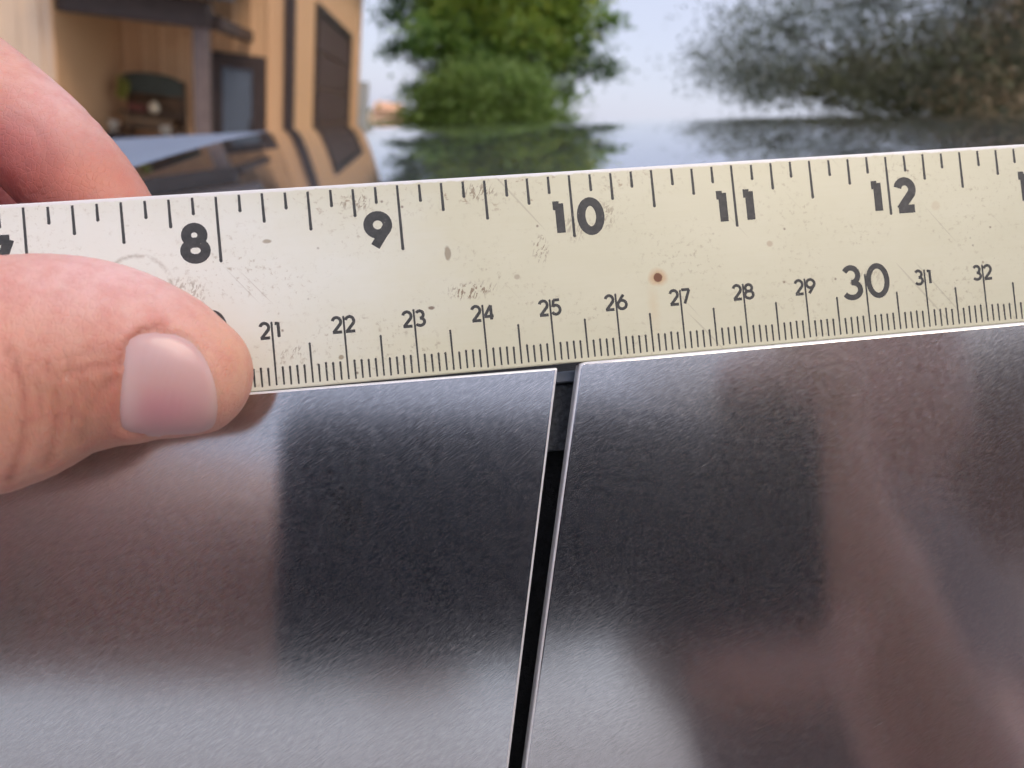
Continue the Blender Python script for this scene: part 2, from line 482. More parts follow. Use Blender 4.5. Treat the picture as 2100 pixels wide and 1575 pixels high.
# ---- brown outbuilding added out of view to darken the steel's right-hand reflection
added_shed = empty('added_shed', Matrix.Translation((5.3, -4.4, 0)) @ Matrix.Rotation(radians(220), 4, 'Z'))
tag(added_shed, 'dark brown outbuilding added behind the photographer to darken the steel reflection', 'added_shed')
SHEDM = simple('dark_brown_boards', (0.14, 0.072, 0.055), .8, 0, .2, 3)
box('wall', (-2.7, 2.7, 0.04, 4.0, 0, 4.2), SHEDM, added_shed)
me = siding_board(0.3, 4.1); me.materials.append(SHEDM)
for i in range(18):
    o = link('siding_board', me, None, added_shed); o.location = (-2.7 + i * .3, 0.0, 0.05)
v = []
for x in (-3.0, 3.0):
    v += [(x, -0.5, 4.21), (x, 4.5, 4.21), (x, 4.5, 4.36), (x, 2.0, 5.7), (x, -0.5, 4.36)]
pymesh('roof', v, [(0, 1, 2, 3, 4)[::-1], (5, 6, 7, 8, 9)] + [(i, (i + 1) % 5, 5 + (i + 1) % 5, 5 + i) for i in range(5)], ROOFM, added_shed)
box('door', (-0.9, 0.9, -0.03, -0.01, 0.05, 2.2), BROWN, added_shed)

# ---- pale post beyond the house, far building
wp = prism('post', [(-.12, -.1), (.12, -.1), (.12, .1), (-.12, .1)], 0, 2.1, simple('pale_grey_paint', (0.62, 0.63, 0.62), 0.6, 0, .1, 3), None, .02, 2)
wp.location = (-4.72, 21.4, 0); tag(wp, 'pale square post standing just beyond the far end of the house', 'post')
fb = empty('barn', None, (-27.5, 146, 0)); tag(fb, 'tiny far-off barn with peach roof on the horizon', 'barn')
box('wall', (-2.4, 2.4, -2, 2, 0, 1.5), simple('peach_wall', (0.6, 0.4, 0.28), .8), fb)
v = [(-2.7, -2.3, 1.5), (2.7, -2.3, 1.5), (2.7, 2.3, 1.5), (-2.7, 2.3, 1.5), (-2.3, 0, 2.9), (2.3, 0, 2.9)]
pymesh('roof', v, [(0, 1, 5, 4), (2, 3, 4, 5), (0, 4, 3), (1, 2, 5), (3, 2, 1, 0)], simple('peach_roof', (0.80, 0.46, 0.28), .6), fb)

# ================================================================== TREES
LEAF = M('leaf')
at = LEAF.n.new('ShaderNodeAttribute'); at.attribute_name = 'tint'
LEAF.set(color=at.outputs['Color'], rough=0.5)
tr = LEAF.n.new('ShaderNodeBsdfTranslucent'); LEAF.l.new(at.outputs['Color'], tr.inputs['Color'])
ms = LEAF.n.new('ShaderNodeMixShader'); ms.inputs[0].default_value = 0.42
LEAF.l.new(LEAF.b.outputs[0], ms.inputs[1]); LEAF.l.new(tr.outputs[0], ms.inputs[2])
LEAF.l.new(ms.outputs[0], LEAF.n['Material Output'].inputs['Surface'])
BARK = simple('bark', (0.07, 0.055, 0.045), 0.9, 0, 0.3, 8, 0.5, 30)

def make_tree(name, base, trunk_h, lobes, n_leaf, leaf, cols, label, cat, trunk_r=0.18, droop=0.0, seed=1, per=26, group=None, spread=0.34):
    """lobes: list of (centre, radii, weight, tint index); twigs carry tufts of leaf faces"""
    r = np.random.default_rng(seed)
    root = empty(name, None, base); tag(root, label, cat, group)
    tv, tf = [], []
    def add(pts, rad, seg=7):
        v, f = tube_vf(pts, rad, seg); k = len(tv)
        tv.extend(v); tf.extend([tuple(i + k for i in q) for q in f])
    top = np.array([0.1, 0, trunk_h])
    add([(0, 0, -0.1), (0.03, 0.02, trunk_h * .4), tuple(top)], [trunk_r * 1.3, trunk_r, trunk_r * .75], 10)
    tot = sum(l[2] for l in lobes)
    V, Fc, C = [], [], []
    for c, rad, w, ti in lobes:
        c = np.array(c, float); rad = np.array(rad, float)
        mid = (top + c) / 2 + r.normal(0, .15, 3)
        add([tuple(top), tuple(mid), tuple(c)], [trunk_r * .55, trunk_r * .35, trunk_r * .15])
        nt = int(n_leaf * w / tot / per)
        d = r.normal(size=(nt, 3)); d /= np.linalg.norm(d, axis=1)[:, None]
        q = d * (r.random((nt, 1)) ** 0.45)
        tw = c + q * rad
        for i in range(min(nt, 20)):
            j = r.integers(nt)
            add([tuple(c), tuple((c + tw[j]) / 2 + r.normal(0, .1, 3)), tuple(tw[j])], [trunk_r * .14, trunk_r * .09, trunk_r * .04], 5)
        tuft_scale = spread * (0.6 + 0.8 * r.random((nt, 1, 1)))
        off = r.normal(size=(nt, per, 3)) * tuft_scale
        off[..., 2] *= 0.55
        off[..., 2] -= droop * np.abs(off[..., 0])
        p = tw[:, None, :] + off
        p = p.reshape(-1, 3)
        N = len(p)
        a = r.normal(size=(N, 3)); a /= np.linalg.norm(a, axis=1)[:, None]
        b = r.normal(size=(N, 3)); b -= (b * a).sum(1)[:, None] * a; b /= np.linalg.norm(b, axis=1)[:, None]
        s = leaf * (0.6 + 0.8 * r.random((N, 1)))
        quad = np.stack([p - a * s, p + b * s * .5, p + a * s, p - b * s * .5], 1)
        base_i = sum(len(x) for x in V)
        V.append(quad.reshape(-1, 3))
        Fc.append(np.arange(N * 4).reshape(N, 4) + base_i)
        pal = np.array(cols[ti])
        tc = np.repeat(pal[r.integers(len(pal), size=nt)], per, 0)
        tc = tc * (0.75 + 0.5 * r.random((N, 1)))
        C.append(np.repeat(tc, 4, 0))
    pymesh('trunk', tv, tf, BARK, root, True)
    npmesh('crown', np.concatenate(V), np.concatenate(Fc), LEAF.m, root, False, np.concatenate(C))
    return root

G = [(0.199, 0.34, 0.08), (0.265, 0.426, 0.091), (0.141, 0.246, 0.076), (0.302, 0.444, 0.085)]
Y = [(0.404, 0.474, 0.07), (0.299, 0.421, 0.07), (0.229, 0.351, 0.07), (0.194, 0.316, 0.07)]
B = [(0.136, 0.228, 0.119), (0.109, 0.182, 0.1), (0.173, 0.265, 0.119)]
make_tree('tree', (-1.75, 25.5, 0), 2.0, [
    ((0.0, 0.3, 4.8), (2.0, 1.8, 1.9), 2.2, 0), ((-0.8, -1.2, 4.6), (1.2, 1.1, 1.4), 1.3, 1), ((1.6, -1.0, 4.3), (1.1, 1.1, 1.2), 1.2, 1),
    ((-2.2, 0.2, 4.7), (1.0, 1.0, .9), .5, 2), ((-2.3, 0.2, 3.5), (0.7, .8, 0.55), .2, 2), ((2.4, 0.2, 3.7), (.8, 1.0, .7), .35, 2),
    ((0, 0, 7.0), (2.6, 2.2, 1.5), 1.8, 0), ((0.5, -1.3, 3.1), (1.6, 1.1, 1.1), 1.1, 0), ((-1.2, 0, 2.6), (.9, 1.0, .8), .45, 2), ((1.1, 0, 2.2), (.8, 1.0, .8), .45, 0),
    ((-3.2, -.4, 4.9), (.6, .6, .4), .11, 2), ((-3.1, -.4, 4.2), (.45, .5, .3), .07, 2), ((-2.9, -.4, 3.2), (.5, .5, .28), .06, 2), ((-2.1, -.4, 2.2), (.5, .5, .3), .07, 2),
    ((3.2, -.4, 4.5), (.5, .5, .5), .11, 0), ((3.3, -.3, 3.4), (.6, .5, .28), .09, 2), ((2.3, -.6, 2.5), (.5, .5, .3), .08, 0),
    ((2.2, -1.6, 5.2), (.9, .7, .7), .3, 1), ((-.2, -2.0, 5.6), (1.0, .7, .7), .35, 1), ((-1.6, -1.6, 3.7), (.8, .6, .6), .25, 0), ((.9, -2.0, 3.9), (.9, .6, .6), .3, 1), ((-2.0, -1.2, 5.5), (.7, .7, .6), .22, 0)],
    44000, 0.085, [G, Y, B], 'tall leafy green tree behind the low round bush, centre', 'tree', 0.2, 0.1, 3, 26, None, 0.27)
make_tree('bush', (-1.15, 20.0, 0), 0.7, [
    ((-.2, 0, 1.8), (1.3, 1.2, 1.05), 1.8, 0), ((-1.0, -0.3, 1.5), (1.0, 1.0, 0.8), 1.0, 1), ((0.9, -0.4, 1.4), (1.0, 1.0, 0.8), 1.0, 0), ((0.5, -.7, 2.3), (.6, .6, .5), .4, 0), ((-.8, -.6, 2.2), (.5, .5, .4), .3, 0), ((0.1, -.5, 0.9), (1.8, 1.2, .8), 1.3, 1), ((1.7, -.2, 1.3), (.6, .6, .5), .25, 1), ((-1.8, -.2, 1.2), (.6, .6, .5), .25, 1), ((.1, -.9, 1.6), (.7, .5, .6), .5, 0)],
    30000, 0.070, [[(0.20, 0.30, 0.07), (0.165, 0.265, 0.06), (0.23, 0.33, 0.085)], [(0.14, 0.235, 0.05), (0.165, 0.265, 0.06)]],
    'round mid green bush in front of the tall leafy tree', 'bush', 0.07, 0.25, 5)
D = [(0.18, 0.18, 0.12), (0.22, 0.21, 0.15), (0.14, 0.155, 0.10), (0.20, 0.22, 0.12)]
T = [(0.62, 0.48, 0.32), (0.42, 0.31, 0.19), (0.15, 0.17, 0.11), (0.12, 0.14, 0.10), (0.13, 0.15, 0.09)]
K = [(0.24, 0.28, 0.24), (0.29, 0.32, 0.28), (0.19, 0.23, 0.19)]
make_tree('tree', (7.4, 16.0, 0), 2.1, [
    ((-1.4, 0, 2.9), (2.2, 1.4, 0.55), 1.6, 0), ((-3.6, 0, 2.9), (1.3, .9, .55), .45, 2), ((-3.2, 0, 3.7), (1.5, 1.0, .55), .42, 2), ((0.2, 0, 3.5), (2.4, 1.6, .7), 1.8, 0),
    ((-1.6, 0, 4.3), (2.0, 1.3, .6), .55, 2), ((1.8, 0.2, 3.2), (1.9, 1.5, 1.0), 1.4, 1), ((2.4, 0.2, 4.6), (2.0, 1.5, .9), 1.2, 1), ((0.6, 0, 4.9), (2.3, 1.5, .7), .8, 0), ((0.3, 0, 6.0), (3.0, 2.0, .9), 1.1, 0), ((4.2, 0.2, 3.7), (1.6, 1.5, 1.3), .9, 1), ((0.6, -.6, 2.8), (1.1, .8, .45), .7, 1), ((0.9, -.5, 3.9), (0.8, .8, .9), .8, 1)],
    84000, 0.042, [D, T, K], 'loose dark grey green tree with dry tan leaves, at the right', 'tree', 0.10, 0.15, 11, 26, None, 0.30)

# ================================================================== TRUCK
TB = Matrix.Translation((0, 0.25, 0))
truck = empty('pickup_truck', TB)
tag(truck, 'angular brushed stainless steel truck body with a narrow panel gap under the ruler', 'truck')
TBI = TB.inverted()
def setw(o, W):
    o.matrix_local = TBI @ W
MM = 0.001
def mmp(l):
    return [(a * MM, b * MM) for a, b in l]
right_poly = [(13.35, -0.62), (600, -0.62), (600, -520), (-108.5, -520), (-1.13, -57.7), (12.55, -1.35), (12.75, -0.85)]
left_poly = [(9.45, -1.08), (-3.56, -57.3), (-111.1, -520), (-600, -520), (-600, -0.61), (-36, -0.61)]
o = prism('side_panel', mmp(right_poly), -2.2 * MM, 0.8 * MM, STEEL2, truck, 0.48 * MM, 4, EDGE); setw(o, PAN_R)
tag(o, 'right hand steel panel with a bright rounded edge along the gap')
o = prism('side_panel', mmp(left_poly), -2.4 * MM, 0.6 * MM, STEEL, truck, 0.34 * MM, 3, EDGE); setw(o, PAN_M)
tag(o, 'left hand steel panel, slightly lower than its neighbour')
# inside the gap
o = prism('gap_seal', mmp([(-20, -2), (40, -2), (10, -519), (-150, -519)]), -12 * MM, -8 * MM, SEAL, truck); setw(o, PAN_M)
o = prism('gap_bracket', mmp([(4, -3.4), (17, -3.4), (15, -13.4), (2, -13.4)]), -6.8 * MM, -4.2 * MM, BRACKET, truck, .2 * MM, 1); setw(o, PAN_M)
o = prism('gap_cap', mmp([(4, -1.5), (17, -1.5), (17, -3.2), (4, -3.2)]), -6.0 * MM, -3.0 * MM, simple('blue_grey_cap', (0.13, 0.15, 0.18), 0.4, 0.3), truck, .2 * MM, 1); setw(o, PAN_M)
# roof glass: a shallow dome; frame G has its origin at eye height, u along the roof edge, w across the roof, h up
gw = np.array([0, (787.5 - 250) / F, -1]); gw /= np.linalg.norm(gw)
gu = np.array([1, .028, 0]); gu -= gw * (gu @ gw); gu /= np.linalg.norm(gu); gh = np.cross(gu, gw)
GM = CAM_M @ Matrix([[gu[i], gw[i], gh[i], 0] for i in range(3)] + [[0, 0, 0, 1]])
GD, GR, GRU = 1.2, 20.0, 23.0
def dome(u, w):
    return -(w - GD) ** 2 / (2 * GR) - u * u / (2 * GRU)
def dome_sheet(name, ua, ub, wa, wb, mat, dz=0.0, nu=60, nw=70, thick=0.006, extra=None):
    v, f = [], []
    for layer in (0, 1):
        for j in range(nw + 1):
            for i in range(nu + 1):
                w = wa + (wb - wa) * j / nw
                u0_, u1_ = ua(w), ub(w)
                u = u0_ + (u1_ - u0_) * i / nu
                h = dome(u, w) + dz + (extra(u, w) if extra else 0) - thick * layer
                v.append((u, w, h))
    n = (nu + 1) * (nw + 1)
    idx = lambda i, j, l: l * n + j * (nu + 1) + i
    for j in range(nw):
        for i in range(nu):
            f.append((idx(i, j, 0), idx(i + 1, j, 0), idx(i + 1, j + 1, 0), idx(i, j + 1, 0)))
            f.append((idx(i, j, 1), idx(i, j + 1, 1), idx(i + 1, j + 1, 1), idx(i + 1, j, 1)))
    for j in range(nw):
        f.append((idx(0, j, 0), idx(0, j + 1, 0), idx(0, j + 1, 1), idx(0, j, 1)))
        f.append((idx(nu, j, 0), idx(nu, j, 1), idx(nu, j + 1, 1), idx(nu, j + 1, 0)))
    for i in range(nu):
        f.append((idx(i, 0, 0), idx(i, 0, 1), idx(i + 1, 0, 1), idx(i + 1, 0, 0)))
        f.append((idx(i, nw, 0), idx(i + 1, nw, 0), idx(i + 1, nw, 1), idx(i, nw, 1)))
    o = pymesh(name, v, f, mat, truck, True)
    setw(o, GM)
    return o
edge_u = lambda w: -0.196 - 0.171 * (w - 0.427)
dome_sheet('roof_glass', edge_u, lambda w: 1.05, 0.23, 2.1, GLASS)
SATIN = simple('satin_silver_panel', (0.22, 0.275, 0.37), 0.5, 0.25, 0.05, 30)
dome_sheet('front_roof_panel', lambda w: -1.05, lambda w: edge_u(w) - 0.004, 0.23, 2.1, SATIN, -0.001, 30, 40)
dome_sheet('glass_frame', lambda w: -1.05, lambda w: 1.05, 0.212, 0.2285, SEAL, -0.002, 40, 2, 0.055)
# deck between side panels and glass
v, f = box_vf(-1.05, 1.05, 0.122, 0.2115, -0.075, -0.058)
o = pymesh('roof_rail', v, f, SEAL, truck); setw(o, GM)
# lower body below the sloping side panels
lowL = PAN_M @ Vector((-0.6, -0.52, 0)); lowR = PAN_M @ Vector((0.6, -0.52, 0))
v = []
for p in (lowL, lowR):
    for dy, z in ((0.0, p.z - 0.004), (0.03, 0.42), (0.06, 0.42), (0.04, p.z - 0.004)):
        v.append((p.x, p.y + dy, z))
o = pymesh('lower_side_panel', v, [(0, 4, 5, 1), (1, 5, 6, 2), (2, 6, 7, 3), (3, 7, 4, 0), (0, 1, 2, 3), (4, 7, 6, 5)], STEEL, truck); setw(o, Matrix())
v = []
for p in (lowL, lowR):
    for dy, z in ((0.01, 0.415), (0.05, 0.28), (0.15, 0.28), (0.15, 0.415)):
        v.append((p.x, p.y + dy, z))
o = pymesh('sill', v, [(0, 4, 5, 1), (1, 5, 6, 2), (2, 6, 7, 3), (3, 7, 4, 0), (0, 1, 2, 3), (4, 7, 6, 5)], SEAL, truck); setw(o, Matrix())

# ================================================================== YARDSTICK
ruler = empty('yardstick', RUL_M)
tag(ruler, 'aged cream metal yardstick with inch and centimetre scales held over the panel gap', 'ruler')
rm = M('aged_ruler_enamel')
base = rm.map()
streak = rm.noise(rm.map(scale=(60, 2400, 1)), 1, 3, .6)
blot = rm.noise(rm.map(scale=(55, 90, 1)), 1, 4, .6)
col = rm.mix(blot, (0.605, 0.595, 0.415), (0.715, 0.705, 0.535))
col = rm.mix(rm.math('MULTIPLY', streak, 0.25), col, (0.76, 0.755, 0.65))
# paler patch towards the low end of the scale, light painted into the colour
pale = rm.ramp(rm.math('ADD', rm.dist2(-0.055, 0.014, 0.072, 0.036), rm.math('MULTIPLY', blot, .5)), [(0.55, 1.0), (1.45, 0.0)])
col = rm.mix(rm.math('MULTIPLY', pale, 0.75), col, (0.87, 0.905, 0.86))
# fine dirt specks
sp = rm.n.new('ShaderNodeTexVoronoi'); sp.inputs['Scale'].default_value = 1; rm.l.new(rm.map(scale=(310, 310, 1)), sp.inputs['Vector'])
spk = rm.math('MULTIPLY', rm.ramp(sp.outputs['Distance'], [(0.03, 1.0), (0.085, 0.0)]), rm.ramp(rm.noise(rm.map(scale=(300, 300, 1)), .4, 2), [(0.44, 0.0), (0.54, 1.0)]))
col = rm.mix(rm.math('MULTIPLY', spk, 0.75), col, (0.17, 0.12, 0.08))
dust = rm.ramp(rm.noise(rm.map(scale=(1100, 1100, 1)), 1, 5, .75), [(0.55, 0.0), (0.68, 1.0)])
dust = rm.math('MULTIPLY', dust, rm.ramp(rm.noise(rm.map(scale=(70, 110, 1)), 1, 3), [(0.42, 0.0), (0.64, 1.0)]))
col = rm.mix(rm.math('MULTIPLY', dust, .65), col, (0.34, 0.28, 0.18))
# brown grime along the upper edge and rough smears
gr = rm.math('MULTIPLY', rm.ramp(rm.noise(rm.map(scale=(420, 620, 1), rot=(0, 0, .5)), 1, 4, .7), [(0.60, 0.0), (0.68, 1.0)]),
             rm.ramp(rm.math('ADD', rm.dist2(0.000, 0.0258, 0.045, 0.0040), 0), [(0.4, 1.0), (1.0, 0.0)]))
col = rm.mix(rm.math('MULTIPLY', gr, .7), col, (0.30, 0.19, 0.10))
_nz = {}
def rnoise(sc):
    if sc not in _nz:
        _nz[sc] = rm.noise(rm.map(scale=(sc, sc, 1)), 1, 2)
    return _nz[sc]
def stain(cx, cy, rx, ry, c, amt, rot_noise=0.35, soft=(0.6, 1.0), nscale=900):
    global col
    d = rm.math('ADD', rm.dist2(cx * MM, cy * MM, rx * MM, ry * MM), rm.math('MULTIPLY_ADD', rnoise(nscale), rot_noise, -rot_noise / 2))
    col = rm.mix(rm.math('MULTIPLY', rm.ramp(d, [(soft[0], 1.0), (soft[1], 0.0)]), amt), col, c)
stain(26.1, 11.06, 1.7, 1.6, (0.55, 0.30, 0.11), .75, .5, (.25, 1.0))
stain(26.1, 11.06, 0.78, 0.80, (0.16, 0.062, 0.030), .95, .3, (.75, 1.0), 1400)
stain(25.0, 6.5, 1.2, 5.0, (0.62, 0.42, 0.20), .22, .8, (.1, 1.0))
stain(-5.0, 17.0, 0.55, 1.15, (0.33, 0.28, 0.20), .85, .5, (.7, 1.0))
stain(-8.1, 9.2, 0.55, 0.30, (0.22, 0.17, 0.12), .9, .5)
stain(4.8, 12.75, 0.5, 0.45, (0.42, 0.37, 0.27), .7, .2)
stain(44.3, 14.9, 0.62, 0.55, (0.47, 0.37, 0.26), .6, .2)
stain(72.5, 19.0, 0.9, 0.9, (0.55, 0.45, 0.30), .35, .3)
stain(-30.3, 20.5, 0.8, 0.35, (0.36, 0.31, 0.22), .8, .6)
stain(-21.5, 3.2, 0.45, 0.4, (0.30, 0.24, 0.15), .8, .4)
# scuffed smears: broken brown dashes
sm1 = rm.ramp(rm.noise(rm.map(scale=(2600, 900, 1), rot=(0, 0, .45)), 1, 3, .6, .6), [(0.52, 0.0), (0.58, 1.0)])
def smear(cx, cy, rx, ry, amt):
    global col
    d = rm.math('ADD', rm.dist2(cx * MM, cy * MM, rx * MM, ry * MM), rm.math('MULTIPLY_ADD', rnoise(900), 1.1, -.55))
    col = rm.mix(rm.math('MULTIPLY', rm.math('MULTIPLY', sm1, rm.ramp(d, [(0.5, 1.0), (1.0, 0.0)])), amt), col, (0.24, 0.17, 0.105))
smear(-2.0, 11.3, 4.0, 1.5, .85)
smear(8.7, 16.6, 1.4, 2.4, .7)
smear(0.5, 25.6, 3.0, 1.6, .7)
smear(-17.5, 25.3, 2.6, 1.4, .7)
smear(-42.0, 14.0, 3.2, 2.6, .5)
smear(14.5, 19.5, 2.2, 2.6, .4)
smear(-28.0, 4.4, 2.4, 1.0, .5)
smear(19.5, 21.0, 1.6, 2.4, .45)
smear(60.0, 8.5, 2.4, 1.4, .35)
# worn disc outline near the thumb
rd = rm.dist2(-48.2 * MM, 15.2 * MM, 5.0 * MM, 5.0 * MM)
ring = rm.math('MULTIPLY', rm.ramp(rm.math('ABSOLUTE', rm.math('SUBTRACT', rd, 0.9)), [(0.0, 1.0), (0.09, 0.0)]), rm.ramp(rnoise(900), [(.4, 0.0), (.6, 1.0)]))
col = rm.mix(rm.math('MULTIPLY', ring, .6), col, (0.36, 0.32, 0.25))
# long hairline scratches
sc1 = rm.ramp(rm.noise(rm.map(scale=(40, 1600, 1), rot=(0, 0, .9)), 1, 1, .3), [(0.735, 0.0), (0.76, 1.0)])
col = rm.mix(rm.math('MULTIPLY', sc1, .30), col, (0.33, 0.29, 0.22))
sepx = rm.n.new('ShaderNodeSeparateXYZ'); rm.l.new(rm.tc.outputs['Object'], sepx.inputs[0])
edg = rm.ramp(rm.math('ADD', rm.math('MULTIPLY', sepx.outputs['Y'], 1000 / 28.0), rm.math('MULTIPLY_ADD', rnoise(900), .016, -.008)), [(0.978, 0.0), (0.986, 1.0)])
col = rm.mix(edg, col, (0.86, 0.86, 0.85))
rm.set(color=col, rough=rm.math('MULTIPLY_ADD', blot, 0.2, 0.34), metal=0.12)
rm.bump(rm.mix(.3, streak, rnoise(900)), .25, .00003)
RULE_L, RULE_R = -0.2405, 0.6745
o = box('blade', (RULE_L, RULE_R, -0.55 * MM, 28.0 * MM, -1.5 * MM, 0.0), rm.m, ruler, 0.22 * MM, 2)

im = M('worn_black_ink')
nz = im.noise(im.map(scale=(900, 900, 1)), 1, 4, .7)
wear = im.ramp(im.noise(im.map(scale=(1800, 1800, 1)), 1, 3, .7), [(0.69, 0.0), (0.74, 1.0)])
im.set(color=im.mix(wear, im.ramp(nz, [(0.3, (0.028, 0.031, 0.032)), (0.75, (0.075, 0.078, 0.076))]), (0.55, 0.50, 0.38)), rough=0.5)
INK = im.m
ZI = 0.012 * MM
def tick_mesh(name, ticks):
    """ticks: (x mm, v0, v1, width, round end at v1)"""
    v, f = [], []
    for x, a, b, w in ticks:
        k = len(v); s = 1 if b > a else -1
        j = rng.normal(0, .012)
        hw = w / 2; hw0 = hw * 0.82
        pts = [(x - hw0 + j, a), (x + hw0 + j, a), (x + hw, b - s * hw * 2), (x + hw * 1.12, b - s * hw), (x + hw * .6, b), (x - hw * .6, b), (x - hw * 1.12, b - s * hw), (x - hw, b - s * hw * 2)]
        if s < 0:
            pts = pts[::-1]
        v += [(p * MM, q * MM, ZI) for p, q in pts]
        f.append(tuple(range(k, k + 8)))
    return pymesh(name, v, f, INK, ruler)
tk = []
for i in range(8, 36 * 8):
    L = 9.3 if i % 8 == 0 else 5.6 if i % 8 == 4 else 4.0 if i % 2 == 0 else 2.4
    tk.append((25.4 * i / 8 - 240, 27.3 + rng.normal(0, .06), 27.2 - L + rng.normal(0, .07), 0.42))
tick_mesh('inch_marks', tk)
tk = []
for i in range(20, 914):
    L = 9.1 if i % 10 == 0 else 5.9 if i % 5 == 0 else 2.65
    tk.append((i - 240 - .71, 0.0 + rng.normal(0, .04), L + rng.normal(0, .06), 0.30))
tick_mesh('centimetre_marks', tk)

# numerals: strokes as ribbons in a box of height 1
def arcp(cx, cy, rx, ry, a0, a1, n=14):
    return [(cx + rx * cos(radians(a0 + (a1 - a0) * i / n)), cy + ry * sin(radians(a0 + (a1 - a0) * i / n))) for i in range(n + 1)]
DIG = {
    '0': [arcp(.33, .5, .33, .5, 0, 360, 28)],
    '1': [[(.02, .93), (.24, .93)], [(.24, 1.0), (.24, 0.0)]],
    '2': [arcp(.30, .70, .28, .30, 165, -30, 14) + [(.06, .0)], [(.0, .0), (.62, .0)]],
    '3': [arcp(.28, .745, .25, .255, 150, -90, 12), arcp(.28, .255, .30, .255, 90, -150, 14)],
    '4': [[(.48, .0), (.48, 1.0)], [(.48, 1.0), (.02, .26)], [(.0, .24), (.64, .24)]],
    '5': [[(.58, 1.0), (.14, 1.0)], [(.16, 1.0), (.08, .52)], [(.08, .53)] + arcp(.28, .32, .30, .32, 120, -150, 14)],
    '6': [arcp(.32, .30, .31, .30, 0, 360, 24), [(.46, 1.0), (.05, .42)]],
    '7': [[(.0, 1.0), (.60, 1.0)], [(.58, 1.0), (.18, .0)]],
    '8': [arcp(.31, .755, .25, .245, 0, 360, 22), arcp(.31, .265, .31, .265, 0, 360, 24)],
    '9': [arcp(.32, .70, .31, .30, 0, 360, 24), [(.59, .58), (.18, .0)]],
}
DIGW = {'1': .30, '4': .64, '2': .62, '0': .66}
def ribbon(pts, hw, z):
    P = [Vector((x, y)) for x, y in pts]
    closed = (P[0] - P[-1]).length < 1e-6
    if closed:
        P = P[:-1]
    n = len(P); v, f = [], []
    for i in range(n):
        if closed:
            a, b = P[i - 1], P[(i + 1) % n]
        else:
            a, b = P[max(i - 1, 0)], P[min(i + 1, n - 1)]
        t = (b - a).normalized(); nn = Vector((-t.y, t.x))
        k = 1.0
        if 0 < i < n - 1 or closed:
            t1 = (P[i] - P[i - 1]).normalized(); k = 1 / max(.5, abs(t1.dot(t)))
        v += [(*(P[i] + nn * hw * k), z), (*(P[i] - nn * hw * k), z)]
    m_ = n if closed else n - 1
    for i in range(m_):
        j = (i + 1) % n
        f.append((2 * i, 2 * i + 1, 2 * j + 1, 2 * j))
    return v, f
def numeral(ch, cx, cy, H, stroke, slant=0.0):
    """verts (mm) of one digit centred at cx, cy"""
    w = DIGW.get(ch, .60)
    V, Fc = [], []
    for k, st in enumerate(DIG[ch]):
        hh = H - stroke
        pts = [((x - w / 2) * hh + cx + (y - .5) * slant * hh, (y - .5) * hh + cy) for x, y in st]
        v, f = ribbon(pts, stroke / 2, (0.012 + 0.004 * (k + 1)))
        b = len(V); V += v; Fc += [tuple(i + b for i in q) for q in f]
    return V, Fc
def number(text, x, cy, H, stroke, pos):
    V, Fc = [], []
    for ch, dx in zip(text, pos):
        v, f = numeral(ch, x + dx, cy, H, stroke)
        b = len(V); V += v; Fc += [tuple(i + b for i in q) for q in f]
    o = pymesh('printed_number', [(a * MM, b_ * MM, c * MM) for a, b_, c in V], Fc, INK, ruler)
    return o
for i in range(1, 36):
    x = 25.4 * i - 240
    s = str(i)
    if len(s) == 1:
        number(s, x, 20.9, 5.8, 1.36, (-3.35,))
    else:
        number(s, x, 21.0, 5.7, 1.3, (-2.3 if s[0] == '1' else -2.9, 2.0 if s[1] == '1' else 2.75))
for i in range(2, 91):
    x = 10.0 * i - 240 - .71
    s = str(i)
    if i % 10 == 0:
        number(s, x, 8.6 if i < 25 else 7.9, 5.5, 0.86, (-2.25, 2.05))
    elif len(s) == 1:
        number(s, x, 7.85, 2.55, 0.44, (-1.0,))
    else:
        number(s, x, 7.85, 2.55, 0.44, (-1.0, 0.85 if s[1] != '1' else .7))

